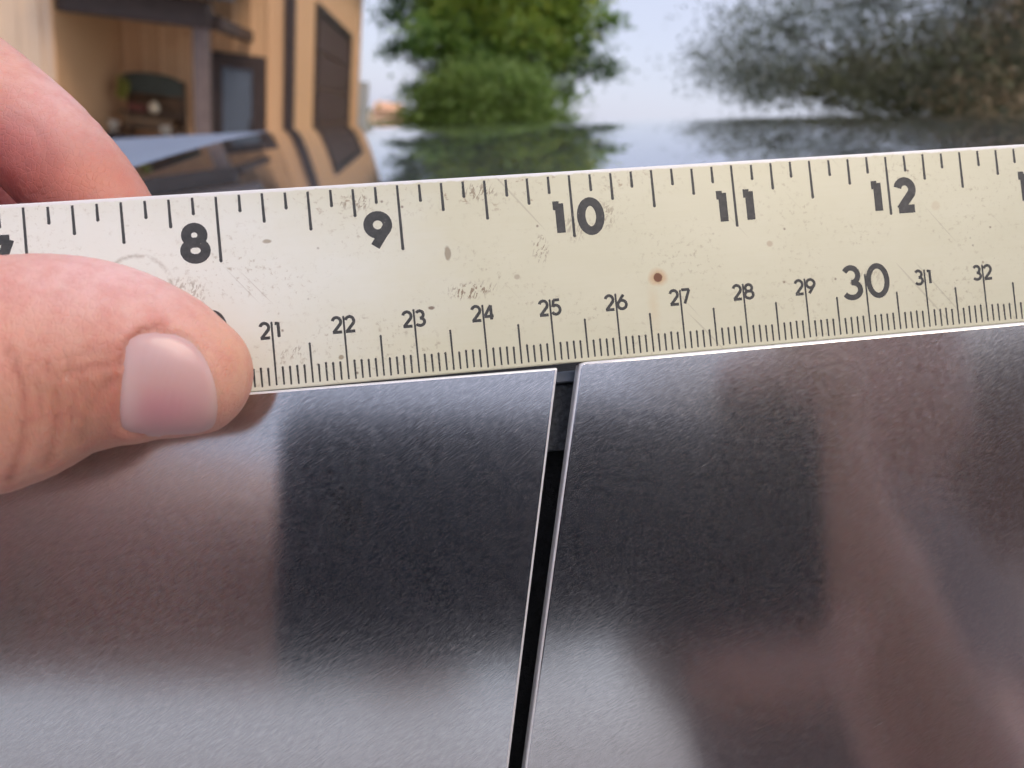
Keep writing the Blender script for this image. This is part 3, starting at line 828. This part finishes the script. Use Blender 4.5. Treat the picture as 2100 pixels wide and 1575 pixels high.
# ================================================================== PERSON (signed distance modelling)
def px(x, y, d):
    return ((x - 1050) / F * d, (787.5 - y) / F * d, -d)
class Chain:
    """swept ellipse along a spine; pts (n,3) mm, a = half width, b = half thickness, ref = direction of the width"""
    def __init__(s, pts, a, b=None, ref=None, sub=4):
        pts = np.array(pts, float); a = np.array(a, float); b = a if b is None else np.array(b, float)
        n = len(pts)
        t = np.linspace(0, n - 1, (n - 1) * sub + 1)
        def cr(y):
            y = np.asarray(y, float); y2 = y if y.ndim == 2 else y[:, None]
            i = np.clip(t.astype(int), 0, n - 2); u = (t - i)[:, None]
            p0 = y2[np.clip(i - 1, 0, n - 1)]; p1 = y2[i]; p2 = y2[i + 1]; p3 = y2[np.clip(i + 2, 0, n - 1)]
            r = 0.5 * (2 * p1 + (p2 - p0) * u + (2 * p0 - 5 * p1 + 4 * p2 - p3) * u ** 2 + (3 * p1 - 3 * p2 + p3 - p0) * u ** 3)
            return r if y.ndim == 2 else r[:, 0]
        s.P = cr(pts).astype(np.float32); s.a = np.maximum(cr(a), .3).astype(np.float32); s.b = np.maximum(cr(b), .3).astype(np.float32)
        s.round = ref is None
        s.ref = None if ref is None else np.array(ref, np.float32)
        s.lo = (s.P - np.maximum(s.a, s.b)[:, None]).min(0) - 10
        s.hi = (s.P + np.maximum(s.a, s.b)[:, None]).max(0) + 10
    def __call__(s, X):
        out = np.full(len(X), 60.0)
        m = np.all((X > s.lo) & (X < s.hi), 1)
        if not m.any():
            return out
        Q = X[m].astype(np.float32); val = np.full(len(Q), 60.0, np.float32)
        for i in range(len(s.P) - 1):
            A, Bp = s.P[i], s.P[i + 1]; d = Bp - A; L2 = d @ d
            t = np.clip(((Q - A) @ d) / L2, 0, 1)
            V = Q - A - t[:, None] * d
            d2 = (V * V).sum(1)
            a = s.a[i] + (s.a[i + 1] - s.a[i]) * t; b = s.b[i] + (s.b[i + 1] - s.b[i]) * t
            if s.round:
                v = np.sqrt(d2) - a
            else:
                T = d / np.sqrt(L2); N = s.ref - T * (s.ref @ T); N /= np.linalg.norm(N); Bn = np.cross(T, N)
                n_ = V @ N; b_ = V @ Bn; t_ = V @ T
                mn = np.minimum(a, b)
                v = (np.sqrt((n_ / a) ** 2 + (b_ / b) ** 2 + (t_ / mn) ** 2) - 1) * mn
            k = v < val
            val[k] = v[k]
        out[m] = val
        return out
def smin(a, b, k):
    h = np.clip(0.5 + 0.5 * (b - a) / k, 0, 1)
    return b + (a - b) * h - k * h * (1 - h)
def poly_dist(P, poly, closed=True):
    """signed-less distance and inside flag of points to a polygon / polyline"""
    poly = np.array(poly, float); n = len(poly)
    d = np.full(len(P), 1e9); ins = np.zeros(len(P), bool)
    for i in range(n if closed else n - 1):
        a, b = poly[i], poly[(i + 1) % n]
        e = b - a; t = np.clip(((P - a) @ e) / (e @ e), 0, 1)
        d = np.minimum(d, np.linalg.norm(P - a - t[:, None] * e, axis=1))
        if closed:
            c = ((a[1] > P[:, 1]) != (b[1] > P[:, 1]))
            with np.errstate(divide='ignore', invalid='ignore'):
                xi = (b[0] - a[0]) * (P[:, 1] - a[1]) / (b[1] - a[1] + 1e-12) + a[0]
            ins ^= c & (P[:, 0] < xi)
    return d, ins
def nets(fn, lo, hi, h, newton=2):
    lo = np.array(lo, float); hi = np.array(hi, float)
    B = 4
    nb = np.ceil((hi - lo) / (h * B)).astype(int)
    cn = [lo[k] + (np.arange(nb[k]) + .5) * h * B - h * .5 for k in range(3)]
    gx = np.stack(np.meshgrid(*cn, indexing='ij'), -1).reshape(-1, 3)
    cv = fn(gx).reshape(nb)
    act = np.abs(cv) < h * B * 1.35
    N = nb * B
    val = np.repeat(np.repeat(np.repeat(np.where(cv > 0, 99., -99.), B, 0), B, 1), B, 2).astype(np.float32)
    ai = np.argwhere(act)
    off = np.stack(np.meshgrid(*[np.arange(B)] * 3, indexing='ij'), -1).reshape(-1, 3)
    ids = (ai[:, None, :] * B + off[None]).reshape(-1, 3)
    for s in range(0, len(ids), 400000):
        q = ids[s:s + 400000]
        val[q[:, 0], q[:, 1], q[:, 2]] = fn(lo + q * h)
    sg = val < 0
    c = np.zeros(N - 1, np.int8)
    for dx in (0, 1):
        for dy in (0, 1):
            for dz in (0, 1):
                c += sg[dx:N[0] - 1 + dx, dy:N[1] - 1 + dy, dz:N[2] - 1 + dz]
    mixed = (c > 0) & (c < 8)
    cells = np.argwhere(mixed)
    cid = np.full(N - 1, -1, np.int64); cid[mixed] = np.arange(len(cells))
    cor = np.array([(i, j, k) for i in (0, 1) for j in (0, 1) for k in (0, 1)])
    cvv = np.stack([val[cells[:, 0] + o[0], cells[:, 1] + o[1], cells[:, 2] + o[2]] for o in cor], 1)
    acc = np.zeros((len(cells), 3)); cnt = np.zeros(len(cells))
    for i in range(8):
        for j in range(i + 1, 8):
            if np.abs(cor[i] - cor[j]).sum() != 1:
                continue
            a, b = cvv[:, i], cvv[:, j]; mk = (a < 0) != (b < 0)
            t = np.where(mk, a / np.where(mk, a - b, 1), 0)
            p = cor[i] + t[:, None] * (cor[j] - cor[i])
            acc += p * mk[:, None]; cnt += mk
    V = lo + (cells + acc / cnt[:, None]) * h
    faces = []
    for ax in range(3):
        s0 = [slice(0, N[0]), slice(0, N[1]), slice(0, N[2])]; s1 = list(s0)
        s0[ax] = slice(0, N[ax] - 1); s1[ax] = slice(1, N[ax])
        A, Bv = sg[tuple(s0)], sg[tuple(s1)]
        e = np.argwhere(A != Bv)
        o1, o2 = (ax + 1) % 3, (ax + 2) % 3
        ok = (e[:, o1] > 0) & (e[:, o2] > 0) & (e[:, o1] < N[o1] - 1) & (e[:, o2] < N[o2] - 1)
        e = e[ok]
        q = []
        for d1, d2 in ((-1, -1), (0, -1), (0, 0), (-1, 0)):
            z = e.copy(); z[:, o1] += d1; z[:, o2] += d2
            q.append(cid[z[:, 0], z[:, 1], z[:, 2]])
        q = np.stack(q, 1)
        flip = ~A[e[:, 0], e[:, 1], e[:, 2]]
        q[flip] = q[flip][:, ::-1]
        faces.append(q[(q >= 0).all(1)])
    faces = np.concatenate(faces)
    for _ in range(newton):
        f0 = fn(V); ep = h * .25
        g = np.stack([(fn(V + np.eye(3)[k] * ep) - f0) / ep for k in range(3)], 1)
        g2 = np.maximum((g * g).sum(1), .05)
        st = np.clip(f0 / g2, -h, h)
        V = V - g * st[:, None]
    return V, faces

# ---- left hand: thumb on the ruler's face, index finger behind it
th = [(-420, 800, 84, 300, 16.5), (-200, 788, 88, 268, 12.5), (-100, 776, 91, 256, 11), (0, 760, 93, 244, 10.2), (100, 733, 94.6, 219, 9.8), (200, 727, 95.8, 197, 9.3),
      (300, 740, 96.8, 166, 8.7), (350, 756, 97.4, 146, 8.2), (392, 769, 98, 127, 7.5)]
thumb = Chain([(-132, -14, -70)] + [px(x, y, d) for x, y, d, a, b in th], [15] + [a * d / F for x, y, d, a, b in th], [15] + [b for *_, b in th], ref=(0.0, 0.975, -0.22), sub=5)
index = Chain([(-111, 43, -114), (-100, 47, -117), px(-230, 70, 119), px(-78, 169, 118), px(60, 275, 117), px(140, 356, 116.6), px(200, 425, 116.3), px(235, 462, 116.2), px(262, 492, 116.2)],
              [11, 10.2, 9.6, 9.1, 8.6, 8.35, 7.7, 6.2, 2.0], sub=3)
W = np.array([-172, -10, -78.])
M2, M3, M4, M5 = (-111, 43, -114), (-120, 32, -133), (-126, 23, -148), (-132, 13, -161)
palm = [Chain([M2, (-140, 20, -98), W], [11, 14, 17], sub=2), Chain([M3, (-146, 14, -106), W + [0, 0, -3]], [11, 14, 18], sub=2), Chain([M4, (-150, 8, -112), W + [-2, -2, -8]], [10.5, 14, 18], sub=2),
        Chain([M5, (-154, 2, -118), W + [-4, -4, -10]], [10, 13, 17], sub=2), Chain([(-100, 16, -100), (-125, 6, -92), (-150, 0, -84)], [7, 12, 15], sub=2)]
fing = [Chain([M3, (-108, 42, -146), (-95, 32, -146), (-97, 22, -141), (-103, 20, -139)], [10, 9.2, 8.4, 7.6, 4], sub=3),
        Chain([M4, (-114, 36, -162), (-103, 27, -162), (-105, 18, -156), (-110, 16, -153)], [9.5, 8.6, 8, 7.2, 4], sub=3),
        Chain([M5, (-116, 34, -176), (-106, 25, -176), (-108, 16, -169), (-113, 14, -165)], [8.6, 7.6, 7, 6.4, 3.5], sub=3)]
ELB = np.array([15., -62, 145]); SHL = np.array([215., -85, 360])
fore = Chain([W + [6, 3, -6], W + (ELB - W) * .12, W + (ELB - W) * .45, W + (ELB - W) * .8, ELB], [20, 25, 34, 41, 42], [20, 21, 30, 38, 40], ref=(.3, 1, .2), sub=4)
NAIL = [(262, 703), (285, 686), (320, 680), (360, 684), (395, 702), (422, 738), (440, 785), (447, 835), (440, 872), (415, 888), (370, 893), (320, 893), (275, 889), (249, 878), (244, 840), (247, 790), (252, 745)]
CREASE = [  # polylines on the thumb's front in picture space, depth mm, half width
    ([(20, 720), (48, 800), (46, 900), (20, 985)], .22, 9), ([(95, 750), (116, 820), (112, 900), (92, 955)], .20, 8), ([(165, 770), (176, 830), (168, 900)], .13, 8),
    ([(-60, 690), (-25, 800), (-30, 930)], .25, 10), ([(245, 742), (190, 752), (120, 770)], .16, 8), ([(250, 720), (200, 718), (130, 735)], .12, 8), ([(240, 775), (200, 800), (185, 840)], .14, 8),
    ([(330, 668), (290, 676), (256, 706), (243, 750)], .20, 8), ([(60, 745), (82, 800), (78, 860)], .15, 7), ([(140, 745), (152, 800), (146, 860)], .14, 7)]
ICREASE = [([(170, 150), (190, 215), (180, 290), (150, 350)], .16, 9), ([(205, 190), (222, 240), (214, 300)], .10, 8), ([(20, 240), (75, 265), (100, 330), (80, 400)], .25, 11)]
def proj_px(X):
    return np.stack([1050 + F * X[:, 0] / -X[:, 2], 787.5 - F * X[:, 1] / -X[:, 2]], 1)
def hand_sdf(X, detail=True):
    pm = palm[0](X)
    for c in palm[1:]:
        pm = smin(pm, c(X), 9.0)
    pm = smin(pm, fore(X), 14.0)
    t = thumb(X)
    if detail:
        m = (np.abs(t) < 1.6) & (X[:, 2] > -99.5) & (X[:, 0] > -75)
        if m.any():
            P = proj_px(X[m]); d, ins = poly_dist(P, NAIL)
            sd = np.where(ins, -d, d)
            disp = np.where(ins, 0.22 * np.clip(d / 10, 0, 1), 0)                       # bed under the nail
            side = np.clip((330 - P[:, 0]) / 80, 0, 1) + np.clip((720 - P[:, 1]) / 40, 0, 1) + .25 * np.clip((P[:, 0] - 430) / 20, 0, 1)
            disp -= 0.30 * np.exp(-((sd - 16) / 12) ** 2) * np.clip(side, 0, 1)         # nail fold
            disp += 0.12 * np.exp(-(sd / 6) ** 2)                                       # groove round the nail
            for pl, dep, w in CREASE:
                dd, _ = poly_dist(P, pl, False)
                disp += dep * np.exp(-(dd / w) ** 2) - dep * .35 * np.exp(-((dd - w * 2.3) / (w * 1.2)) ** 2)
            t = t.copy(); t[m] += disp
    i = index(X)
    if detail:
        m = (np.abs(i) < 1.6) & (X[:, 2] > -119)
        if m.any():
            P = proj_px(X[m]); i = i.copy()
            for pl, dep, w in ICREASE:
                dd, _ = poly_dist(P, pl, False)
                i[m] += dep * np.exp(-(dd / w) ** 2)
    r = np.minimum(smin(t, pm, 10.0), smin(i, pm, 7.0))
    for c in fing:
        r = np.minimum(r, smin(c(X), pm, 5.0))
    return r
CUT_A = W + (ELB - W) * .30; CUT_N = (ELB - W) / np.linalg.norm(ELB - W)
HV, HF = nets(lambda X: np.maximum(hand_sdf(X), (X - CUT_A) @ CUT_N - 14.0), (-200, -80, -190), (-28, 75, 40), 0.70)

# ---- the rest of the body (same field, coarse), joints in camera millimetres
def wj(x, y, z):
    return w2c((x, y, z)) * 1000
SL = SHL; SR = wj(.68, -.44, 1.47)
NECK, HEADC = wj(.49, -.40, 1.57), wj(.49, -.37, 1.72)
CH, WAIST, PEL = wj(.50, -.44, 1.36), wj(.52, -.46, 1.16), wj(.52, -.46, 1.00)
PH = np.array([47., -30, 6.5])                                  # phone centre, camera mm
RW = np.array([178., -62, 48]); RE = np.array([330., -235, 150.])
acr = w2c(np.array([[1., 0, 0]]) + CAM_POS)[0]                  # world x in camera axes
body = [Chain([NECK + (CH - NECK) * .1, CH, WAIST, PEL], [70, 165, 150, 165], [60, 110, 100, 115], ref=acr, sub=5),
        Chain([SL, CH + (SL - CH) * .3], [62, 95], sub=2), Chain([SR, CH + (SR - CH) * .3], [62, 95], sub=2),
        Chain([CH, NECK, HEADC - [0, 30, 0]], [60, 56, 55], sub=3),
        Chain([SL, SL + (ELB - SL) * .5, ELB], [52, 46, 40], sub=3), fore,
        Chain([SR, SR + (RE - SR) * .5, RE], [52, 46, 40], sub=3), Chain([RE, RE + (RW - RE) * .3, RW], [40, 37, 25], sub=3)]
for sx in (-1, 1):
    hip, kn, an = wj(.52 + sx * .095, -.45, .96), wj(.52 + sx * .11, -.43, .53), wj(.52 + sx * .12, -.46, .09)
    body.append(Chain([hip, (hip + kn) / 2, kn, (kn + an) / 2 + (an - kn) * -.1, an], [88, 78, 58, 58, 40], sub=3))
    body.append(Chain([an + (wj(0, 0, 0) - wj(0, 0, .03)) * 1.0, wj(.52 + sx * .13, -.33, .035), wj(.52 + sx * .135, -.24, .03)], [40, 36, 26], sub=3))
wx, wy, wz = acr, w2c(np.array([0, 1, 0]) + CAM_POS), w2c(np.array([0, 0, 1]) + CAM_POS)
def head_sdf(X):
    q = (X - HEADC)
    a, b, c = q @ wx, q @ wy, q @ wz
    r = (np.sqrt((a / 76) ** 2 + ((b + 8) / 96) ** 2 + ((c - 12) / 108) ** 2) - 1) * 76          # skull
    j = (np.sqrt((a / 58) ** 2 + ((b - 22) / 68) ** 2 + ((c + 62) / 62) ** 2) - 1) * 58          # jaw
    r = smin(r, j, 30)
    nose = (np.sqrt((a / 13) ** 2 + ((b - 92) / 22) ** 2 + ((c + 18) / 26) ** 2) - 1) * 13
    r = smin(r, nose, 12)
    for s in (-1, 1):
        ear = (np.sqrt(((a - s * 77) / 9) ** 2 + ((b + 4) / 20) ** 2 + ((c + 8) / 32) ** 2) - 1) * 9
        eye = (np.sqrt(((a - s * 31) / 16) ** 2 + ((b - 86) / 14) ** 2 + ((c - 6) / 11) ** 2) - 1) * 11
        r = smin(r, ear, 8); r = -smin(-r, eye, 8)
    mouth = (np.sqrt((a / 27) ** 2 + ((b - 90) / 8) ** 2 + ((c + 62) / 5) ** 2) - 1) * 5
    return -smin(-r, mouth, 5)
# right hand round the end of the phone
rh = [Chain([RW, (158, -52, 36), (138, -34, 26)], [24, 25, 17], sub=3), Chain([(160, -50, 34), (150, -20, 24), (146, -8, 20)], [22, 18, 12], sub=3)]
rfing = [Chain([(150, -8, 22), (150, 14, 16), (128, 19, 9), (106, 16, 4), (98, 14, 2)], [10, 9.5, 8.4, 7.6, 4], sub=3),       # index over the top edge
         Chain([(142, -20, 28), (118, -10, 27), (92, -14, 22), (80, -16, 20)], [10, 9.2, 8.2, 5], sub=3),
         Chain([(142, -34, 30), (116, -30, 29), (90, -32, 22), (78, -32, 20)], [10, 9.2, 8, 5], sub=3),
         Chain([(144, -48, 32), (120, -48, 29), (98, -50, 22), (88, -50, 20)], [9.5, 8.4, 7.4, 5], sub=3),
         Chain([(152, -62, 30), (138, -80, 14), (116, -82, 4), (94, -80, -1), (84, -79, -2)], [16, 12, 10.5, 9.5, 5], sub=3)]     # thumb under the lower edge
def rhand_sdf(X):
    r = smin(rh[0](X), rh[1](X), 10)
    for c in rfing:
        r = np.minimum(r, smin(c(X), smin(rh[0](X), rh[1](X), 10), 6))
    return r
def body_sdf(X):
    r = body[0](X)
    for c in body[1:]:
        r = smin(r, c(X), 26.0)
    r = smin(r, head_sdf(X), 14)
    return r
allp = np.concatenate([c.P for c in body] + [HEADC[None]])
blo, bhi = allp.min(0) - 150, allp.max(0) + 150
RCUT = RE + (RW - RE) * .80; RCN = (RW - RE) / np.linalg.norm(RW - RE)
BV, BF = nets(lambda X: np.maximum(np.maximum(body_sdf(X), np.minimum(-((X - CUT_A) @ CUT_N), 220 - np.linalg.norm(X - W, axis=1))), np.minimum((X - RCUT) @ RCN, 110 - np.linalg.norm(X - RW, axis=1))), blo, bhi, 11.0, 1)
RV, RF = nets(lambda X: np.maximum(smin(rhand_sdf(X), body[7](X), 12), -((X - RCUT) @ RCN) - 14), (70, -130, -20), (290, 45, 120), 2.2, 1)

def uncap(V, Fq, plane, tol):
    k = plane(V) > -tol
    return Fq[~k[Fq].all(1)]
HF = uncap(HV, HF, lambda X: (X - CUT_A) @ CUT_N - 14.0, .35)
BF = uncap(BV, BF, lambda X: np.where(np.linalg.norm(X - W, axis=1) < 200, -((X - CUT_A) @ CUT_N), -99), 3.0)
BF = uncap(BV, BF, lambda X: np.where(np.linalg.norm(X - RW, axis=1) < 100, (X - RCUT) @ RCN, -99), 3.0)
RF = uncap(RV, RF, lambda X: -((X - RCUT) @ RCN) - 14, 1.2)
# skin tint: flush, creases, knuckle, plus lit and shaded sides painted into the colour
def skin_tint(V):
    P = proj_px(np.where(V[:, 2:3] > -20, [[0, 0, -100.]], V))
    n = len(V)
    base_c = np.array([0.70, 0.37, 0.285])
    C = np.tile(base_c, (n, 1))
    def blend(w, c):
        C[:] = C * (1 - w[:, None]) + np.array(c) * w[:, None]
    g = lambda x, y, sx, sy: np.exp(-((P[:, 0] - x) / sx) ** 2 - ((P[:, 1] - y) / sy) ** 2)
    arm = np.clip((V[:, 2] + 75) / 40, 0, 1)
    blend(arm * .85, (0.50, 0.335, 0.295))
    is_t = (thumb(V) < 2.5)
    is_i = (index(V) < 2.5)
    blend(is_t * g(240, 565, 260, 90) * .7, (0.80, 0.53, 0.52))  # pale top of the thumb, its light painted in
    blend(is_t * g(130, 850, 150, 130) * .8, (0.50, 0.24, 0.15))  # brown lower left of the thumb, its shade painted in
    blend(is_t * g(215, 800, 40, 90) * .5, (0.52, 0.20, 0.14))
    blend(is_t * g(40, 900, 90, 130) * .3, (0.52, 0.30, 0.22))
    blend(is_t * g(480, 740, 60, 110) * .5, (0.66, 0.37, 0.23))
    d, ins = poly_dist(P, [(335, 664), (290, 674), (252, 708), (238, 760), (236, 850)], False)
    blend(is_t * np.exp(-(d / 13) ** 2) * .6, (0.50, 0.17, 0.12))
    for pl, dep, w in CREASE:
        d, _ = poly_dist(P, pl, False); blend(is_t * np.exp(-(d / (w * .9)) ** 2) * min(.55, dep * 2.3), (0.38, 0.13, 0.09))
    is_i = is_i | (np.minimum(fing[0](V), fing[1](V)) < 2.5)
    blend(is_i * g(0, 410, 230, 150) * 1.0, (0.25, 0.022, 0.026))  # deep red lower finger, shade next to the ruler painted in
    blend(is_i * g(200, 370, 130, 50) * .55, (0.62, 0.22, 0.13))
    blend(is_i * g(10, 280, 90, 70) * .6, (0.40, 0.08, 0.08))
    blend(is_i * g(150, 190, 130, 80) * .55, (0.80, 0.53, 0.52))  # pale upper edge of the finger, its light painted in
    return C
base_c = np.array([.52, -.45, 0.0])
parts_v = [HV, BV, RV]; parts_f = [HF, BF, RF]
allv = np.concatenate(parts_v)
offs = np.cumsum([0] + [len(v) for v in parts_v[:-1]])
allf = np.concatenate([f + o for f, o in zip(parts_f, offs)])
sk = M('skin')
sa = sk.n.new('ShaderNodeAttribute'); sa.attribute_name = 'tint'
mot = sk.noise(sk.map(), 330, 6, .68); fine = sk.noise(sk.map(), 1500, 3, .6)
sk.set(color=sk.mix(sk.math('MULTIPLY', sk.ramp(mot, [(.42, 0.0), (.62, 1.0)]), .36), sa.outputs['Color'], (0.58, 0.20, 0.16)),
       rough=sk.math('MULTIPLY_ADD', mot, .2, .40), sss=0.4)
sk.b.inputs['Subsurface Radius'].default_value = (1.0, 0.32, 0.18)
sk.b.inputs['Subsurface Scale'].default_value = 0.0016
wr = sk.n.new('ShaderNodeTexVoronoi'); wr.feature = 'DISTANCE_TO_EDGE'; wr.inputs['Scale'].default_value = 1; sk.l.new(sk.map(scale=(1300, 900, 900)), wr.inputs['Vector'])
wk = sk.n.new('ShaderNodeAttribute'); wk.attribute_name = 'wrinkle'
lines = sk.noise(sk.map(scale=(1500, 1500, 330), rot=(0, radians(6), 0)), 1, 3, .6, .5)
hgt = sk.mix(.72, sk.ramp(wr.outputs['Distance'], [(0.0, 0.0), (0.12, 1.0)]), fine)
hgt = sk.mix(wk.outputs['Fac'], hgt, sk.ramp(lines, [(.35, 0.0), (.6, 1.0)]))
sk.bump(hgt, .7, .00018)
SKIN = sk.m
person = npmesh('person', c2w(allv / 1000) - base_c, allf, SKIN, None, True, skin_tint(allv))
person.location = base_c
_P = proj_px(np.where(allv[:, 2:3] > -20, [[0, 0, -100.]], allv))
_wk = (thumb(allv) < 2.5) * (.55 * np.exp(-((_P[:, 0] - 90) / 130) ** 2 - ((_P[:, 1] - 850) / 130) ** 2) + .25 * np.exp(-((_P[:, 0] - 215) / 50) ** 2 - ((_P[:, 1] - 800) / 90) ** 2))
_a = person.data.attributes.new('wrinkle', 'FLOAT', 'POINT'); _a.data.foreach_set('value', _wk.astype(np.float32))
tag(person, 'person holding the yardstick between thumb and finger while photographing with a phone', 'person')

# ---- thumb nail, laid on the thumb's own surface
nm_ = M('fingernail')
nn = nm_.noise(nm_.map(scale=(140, 30, 30)), 1.5, 3, .5)
na = nm_.n.new('ShaderNodeAttribute'); na.attribute_name = 'tint'
nm_.set(color=nm_.mix(nm_.math('MULTIPLY', nn, .3), na.outputs['Color'], (0.60, 0.36, 0.38)), rough=0.30, sss=.3, coat=.06, coatr=.25)
nm_.b.inputs['Subsurface Radius'].default_value = (1.0, 0.4, 0.3)
nm_.b.inputs['Subsurface Scale'].default_value = 0.0012
nm_.bump(nm_.noise(nm_.map(scale=(40, 700, 700)), 1, 2), .12, .0001)
NP = np.array(NAIL, float); nc = np.array([345., 790])
rings, segs = 16, 96
tt = np.linspace(0, len(NP), segs, endpoint=False)
ii = tt.astype(int); uu = (tt - ii)[:, None]
p0, p1, p2, p3 = NP[(ii - 1) % len(NP)], NP[ii % len(NP)], NP[(ii + 1) % len(NP)], NP[(ii + 2) % len(NP)]
outl = .5 * (2 * p1 + (p2 - p0) * uu + (2 * p0 - 5 * p1 + 4 * p2 - p3) * uu ** 2 + (3 * p1 - 3 * p2 + p3 - p0) * uu ** 3)
outl = nc + (outl - nc) * np.where((outl[:, :1] < 330) | (outl[:, 1:] < 720), 1.05, 1.0)
pts2 = np.concatenate([nc[None]] + [nc + (outl - nc) * (k / rings) for k in range(1, rings + 1)])
lev = np.concatenate([[0.]] + [np.full(segs, k / rings) for k in range(1, rings + 1)])
dirs = np.stack([(pts2[:, 0] - 1050) / F, (787.5 - pts2[:, 1]) / F, -np.ones(len(pts2))], 1)
tpar = np.full(len(pts2), 78.0)
for _ in range(60):
    tpar += np.clip(hand_sdf(dirs * tpar[:, None], False) * .7, -2, 2)
    tpar = np.minimum(tpar, 101)
S = dirs * tpar[:, None]
gr_ = np.stack([hand_sdf(S + np.eye(3)[k] * .2, False) - hand_sdf(S - np.eye(3)[k] * .2, False) for k in range(3)], 1)
gr_ /= np.linalg.norm(gr_, axis=1)[:, None]
lift = 0.12 - 0.30 * np.clip((lev - .80) / .20, 0, 1) ** 2 * np.where((pts2[:, 0] < 300) | (pts2[:, 1] < 720), 1.5, .75)
NV = S + gr_ * lift[:, None]
NF = [(0, 1 + i, 1 + (i + 1) % segs) for i in range(segs)]
tri = []
for k in range(rings - 1):
    for i in range(segs):
        a, b = 1 + k * segs + i, 1 + k * segs + (i + 1) % segs
        tri += [(a, a + segs, b + segs), (a, b + segs, b)]
NF = np.array(NF + tri)
ncol = np.tile(np.array([0.64, 0.41, 0.38]), (len(NV), 1))
g1 = np.exp(-((pts2[:, 0] - 330) / 80) ** 2 - ((pts2[:, 1] - 840) / 45) ** 2)[:, None]
ncol = ncol * (1 - .8 * g1) + np.array([0.58, 0.23, 0.26]) * .8 * g1
g2 = np.clip((pts2[:, 0] - 418) / 22, 0, 1)[:, None]
ncol = ncol * (1 - .5 * g2) + np.array([0.66, 0.46, 0.38]) * .5 * g2
g3 = np.exp(-((pts2[:, 0] - 262) / 22) ** 2 - ((pts2[:, 1] - 800) / 70) ** 2)[:, None]
ncol = ncol * (1 - .45 * g3) + np.array([0.70, 0.56, 0.54]) * .45 * g3
g4 = np.exp(-((pts2[:, 0] - 300) / 70) ** 2 - ((pts2[:, 1] - 730) / 45) ** 2)[:, None]
ncol = ncol * (1 - .4 * g4) + np.array([0.55, 0.40, 0.42]) * .4 * g4
nail = npmesh('thumbnail', c2w(NV / 1000) - base_c, NF[:, ::-1], nm_.m, person, True, ncol)
tag(nail, 'pinkish thumbnail')

# ---- clothes and hair
def shell(name, fn, lo, hi, mat, h=12.0):
    v, f = nets(fn, lo, hi, h, 1)
    return npmesh(name, c2w(v / 1000) - base_c, f, mat, person, True)
SHIRT = simple('grey_brown_shirt', (0.27, 0.215, 0.215), 0.9, 0, .25, 25, .2, 300)
JEANS = simple('dark_jeans', (0.03, 0.04, 0.065), 0.9, 0, .25, 40, .2, 400)
HAIR = simple('short_brown_hair', (0.03, 0.02, 0.014), 0.7, 0, .4, 200, .6, 400)
def shirt_fn(X):
    z = (X - PEL) @ wz
    tl = ((X - SL) @ (ELB - SL)) / ((ELB - SL) @ (ELB - SL)); trr = ((X - SR) @ (RE - SR)) / ((RE - SR) @ (RE - SR))
    r = smin(smin(body[0](X), body[1](X), 26), body[2](X), 26) - 10
    r = np.maximum(r, -z - 40)
    r = smin(r, np.maximum(body[4](X) - 12, (tl - .62) * 290), 12)
    r = smin(r, np.maximum(body[6](X) - 12, (trr - .62) * 290), 12)
    return np.maximum(r, (X - NECK) @ wz - 8)
shell('shirt', shirt_fn, blo, bhi, SHIRT)
def jeans_fn(X):
    r = np.minimum(smin(body[8](X), body[0](X), 20), smin(body[10](X), body[0](X), 20)) - 7
    r = np.maximum(r, (X - PEL) @ wz - 55)
    return np.maximum(r, (wj(0, 0, .07) - X) @ wz)
shell('trousers', jeans_fn, blo, bhi, JEANS)
def shoe_fn(X):
    r = np.minimum(body[9](X), body[11](X)) - 7
    return np.maximum(np.maximum(r, (X - wj(0, 0, .10)) @ wz), (wj(0, 0, .004) - X) @ wz)
shell('shoes', shoe_fn, blo, bhi, simple('dark_shoe_leather', (0.03, 0.027, 0.025), .5), 9.0)
def hair_fn(X):
    q = X - HEADC; b, c = q @ wy, q @ wz
    return np.maximum(head_sdf(X) - 9, np.maximum(b * .75 - c + 22, -c - 60))
shell('hair', hair_fn, HEADC - 170, HEADC + 170, HAIR, 7.0)

# ================================================================== PHONE
phone = empty('phone', CAM_M @ Matrix.Translation(Vector(PH * .001)))
tag(phone, 'dark blue phone held sideways in the right hand, mirrored in the steel', 'phone')
pb = M('phone_back_dark_blue'); pb.set(color=(0.012, 0.020, 0.042), rough=0.35, spec=.4)
n = 8; L2, W2, RC = .086, .0375, .009
poly = []
for cx, cy, a0 in ((L2 - RC, W2 - RC, 0), (-L2 + RC, W2 - RC, 90), (-L2 + RC, -W2 + RC, 180), (L2 - RC, -W2 + RC, 270)):
    poly += [(cx + RC * cos(radians(a0 + 90 * k / n)), cy + RC * sin(radians(a0 + 90 * k / n))) for k in range(n + 1)]
prism('phone_case', poly, -0.0042, 0.0042, pb.m, phone, .0012, 2)
scm = M('phone_screen'); scm.set(color=(0.02, 0.02, 0.025), rough=.1)
prism('screen', [(x * .96, y * .93) for x, y in poly], 0.00425, 0.0045, scm.m, phone)
lm = M('lens_glass'); lm.set(color=(0.01, 0.01, 0.015), rough=.05)
def ringlens(x, y, r):
    v, f = [], []
    prof = [(r, -.0042), (r, -.0056), (r * .86, -.0058), (r * .8, -.0050), (0.0002, -.0049)]
    for rr_, z in prof:
        for k in range(20):
            v.append((x + rr_ * cos(2 * pi * k / 20), y + rr_ * sin(2 * pi * k / 20), z))
    for i in range(len(prof) - 1):
        for k in range(20):
            f.append((i * 20 + k, (i + 1) * 20 + k, (i + 1) * 20 + (k + 1) % 20, i * 20 + (k + 1) % 20))
    pymesh('lens', v, f, lm.m, phone, True)
ringlens(-.047, .027, .0065); ringlens(-.068, .027, .006); ringlens(-.068, .008, .006)
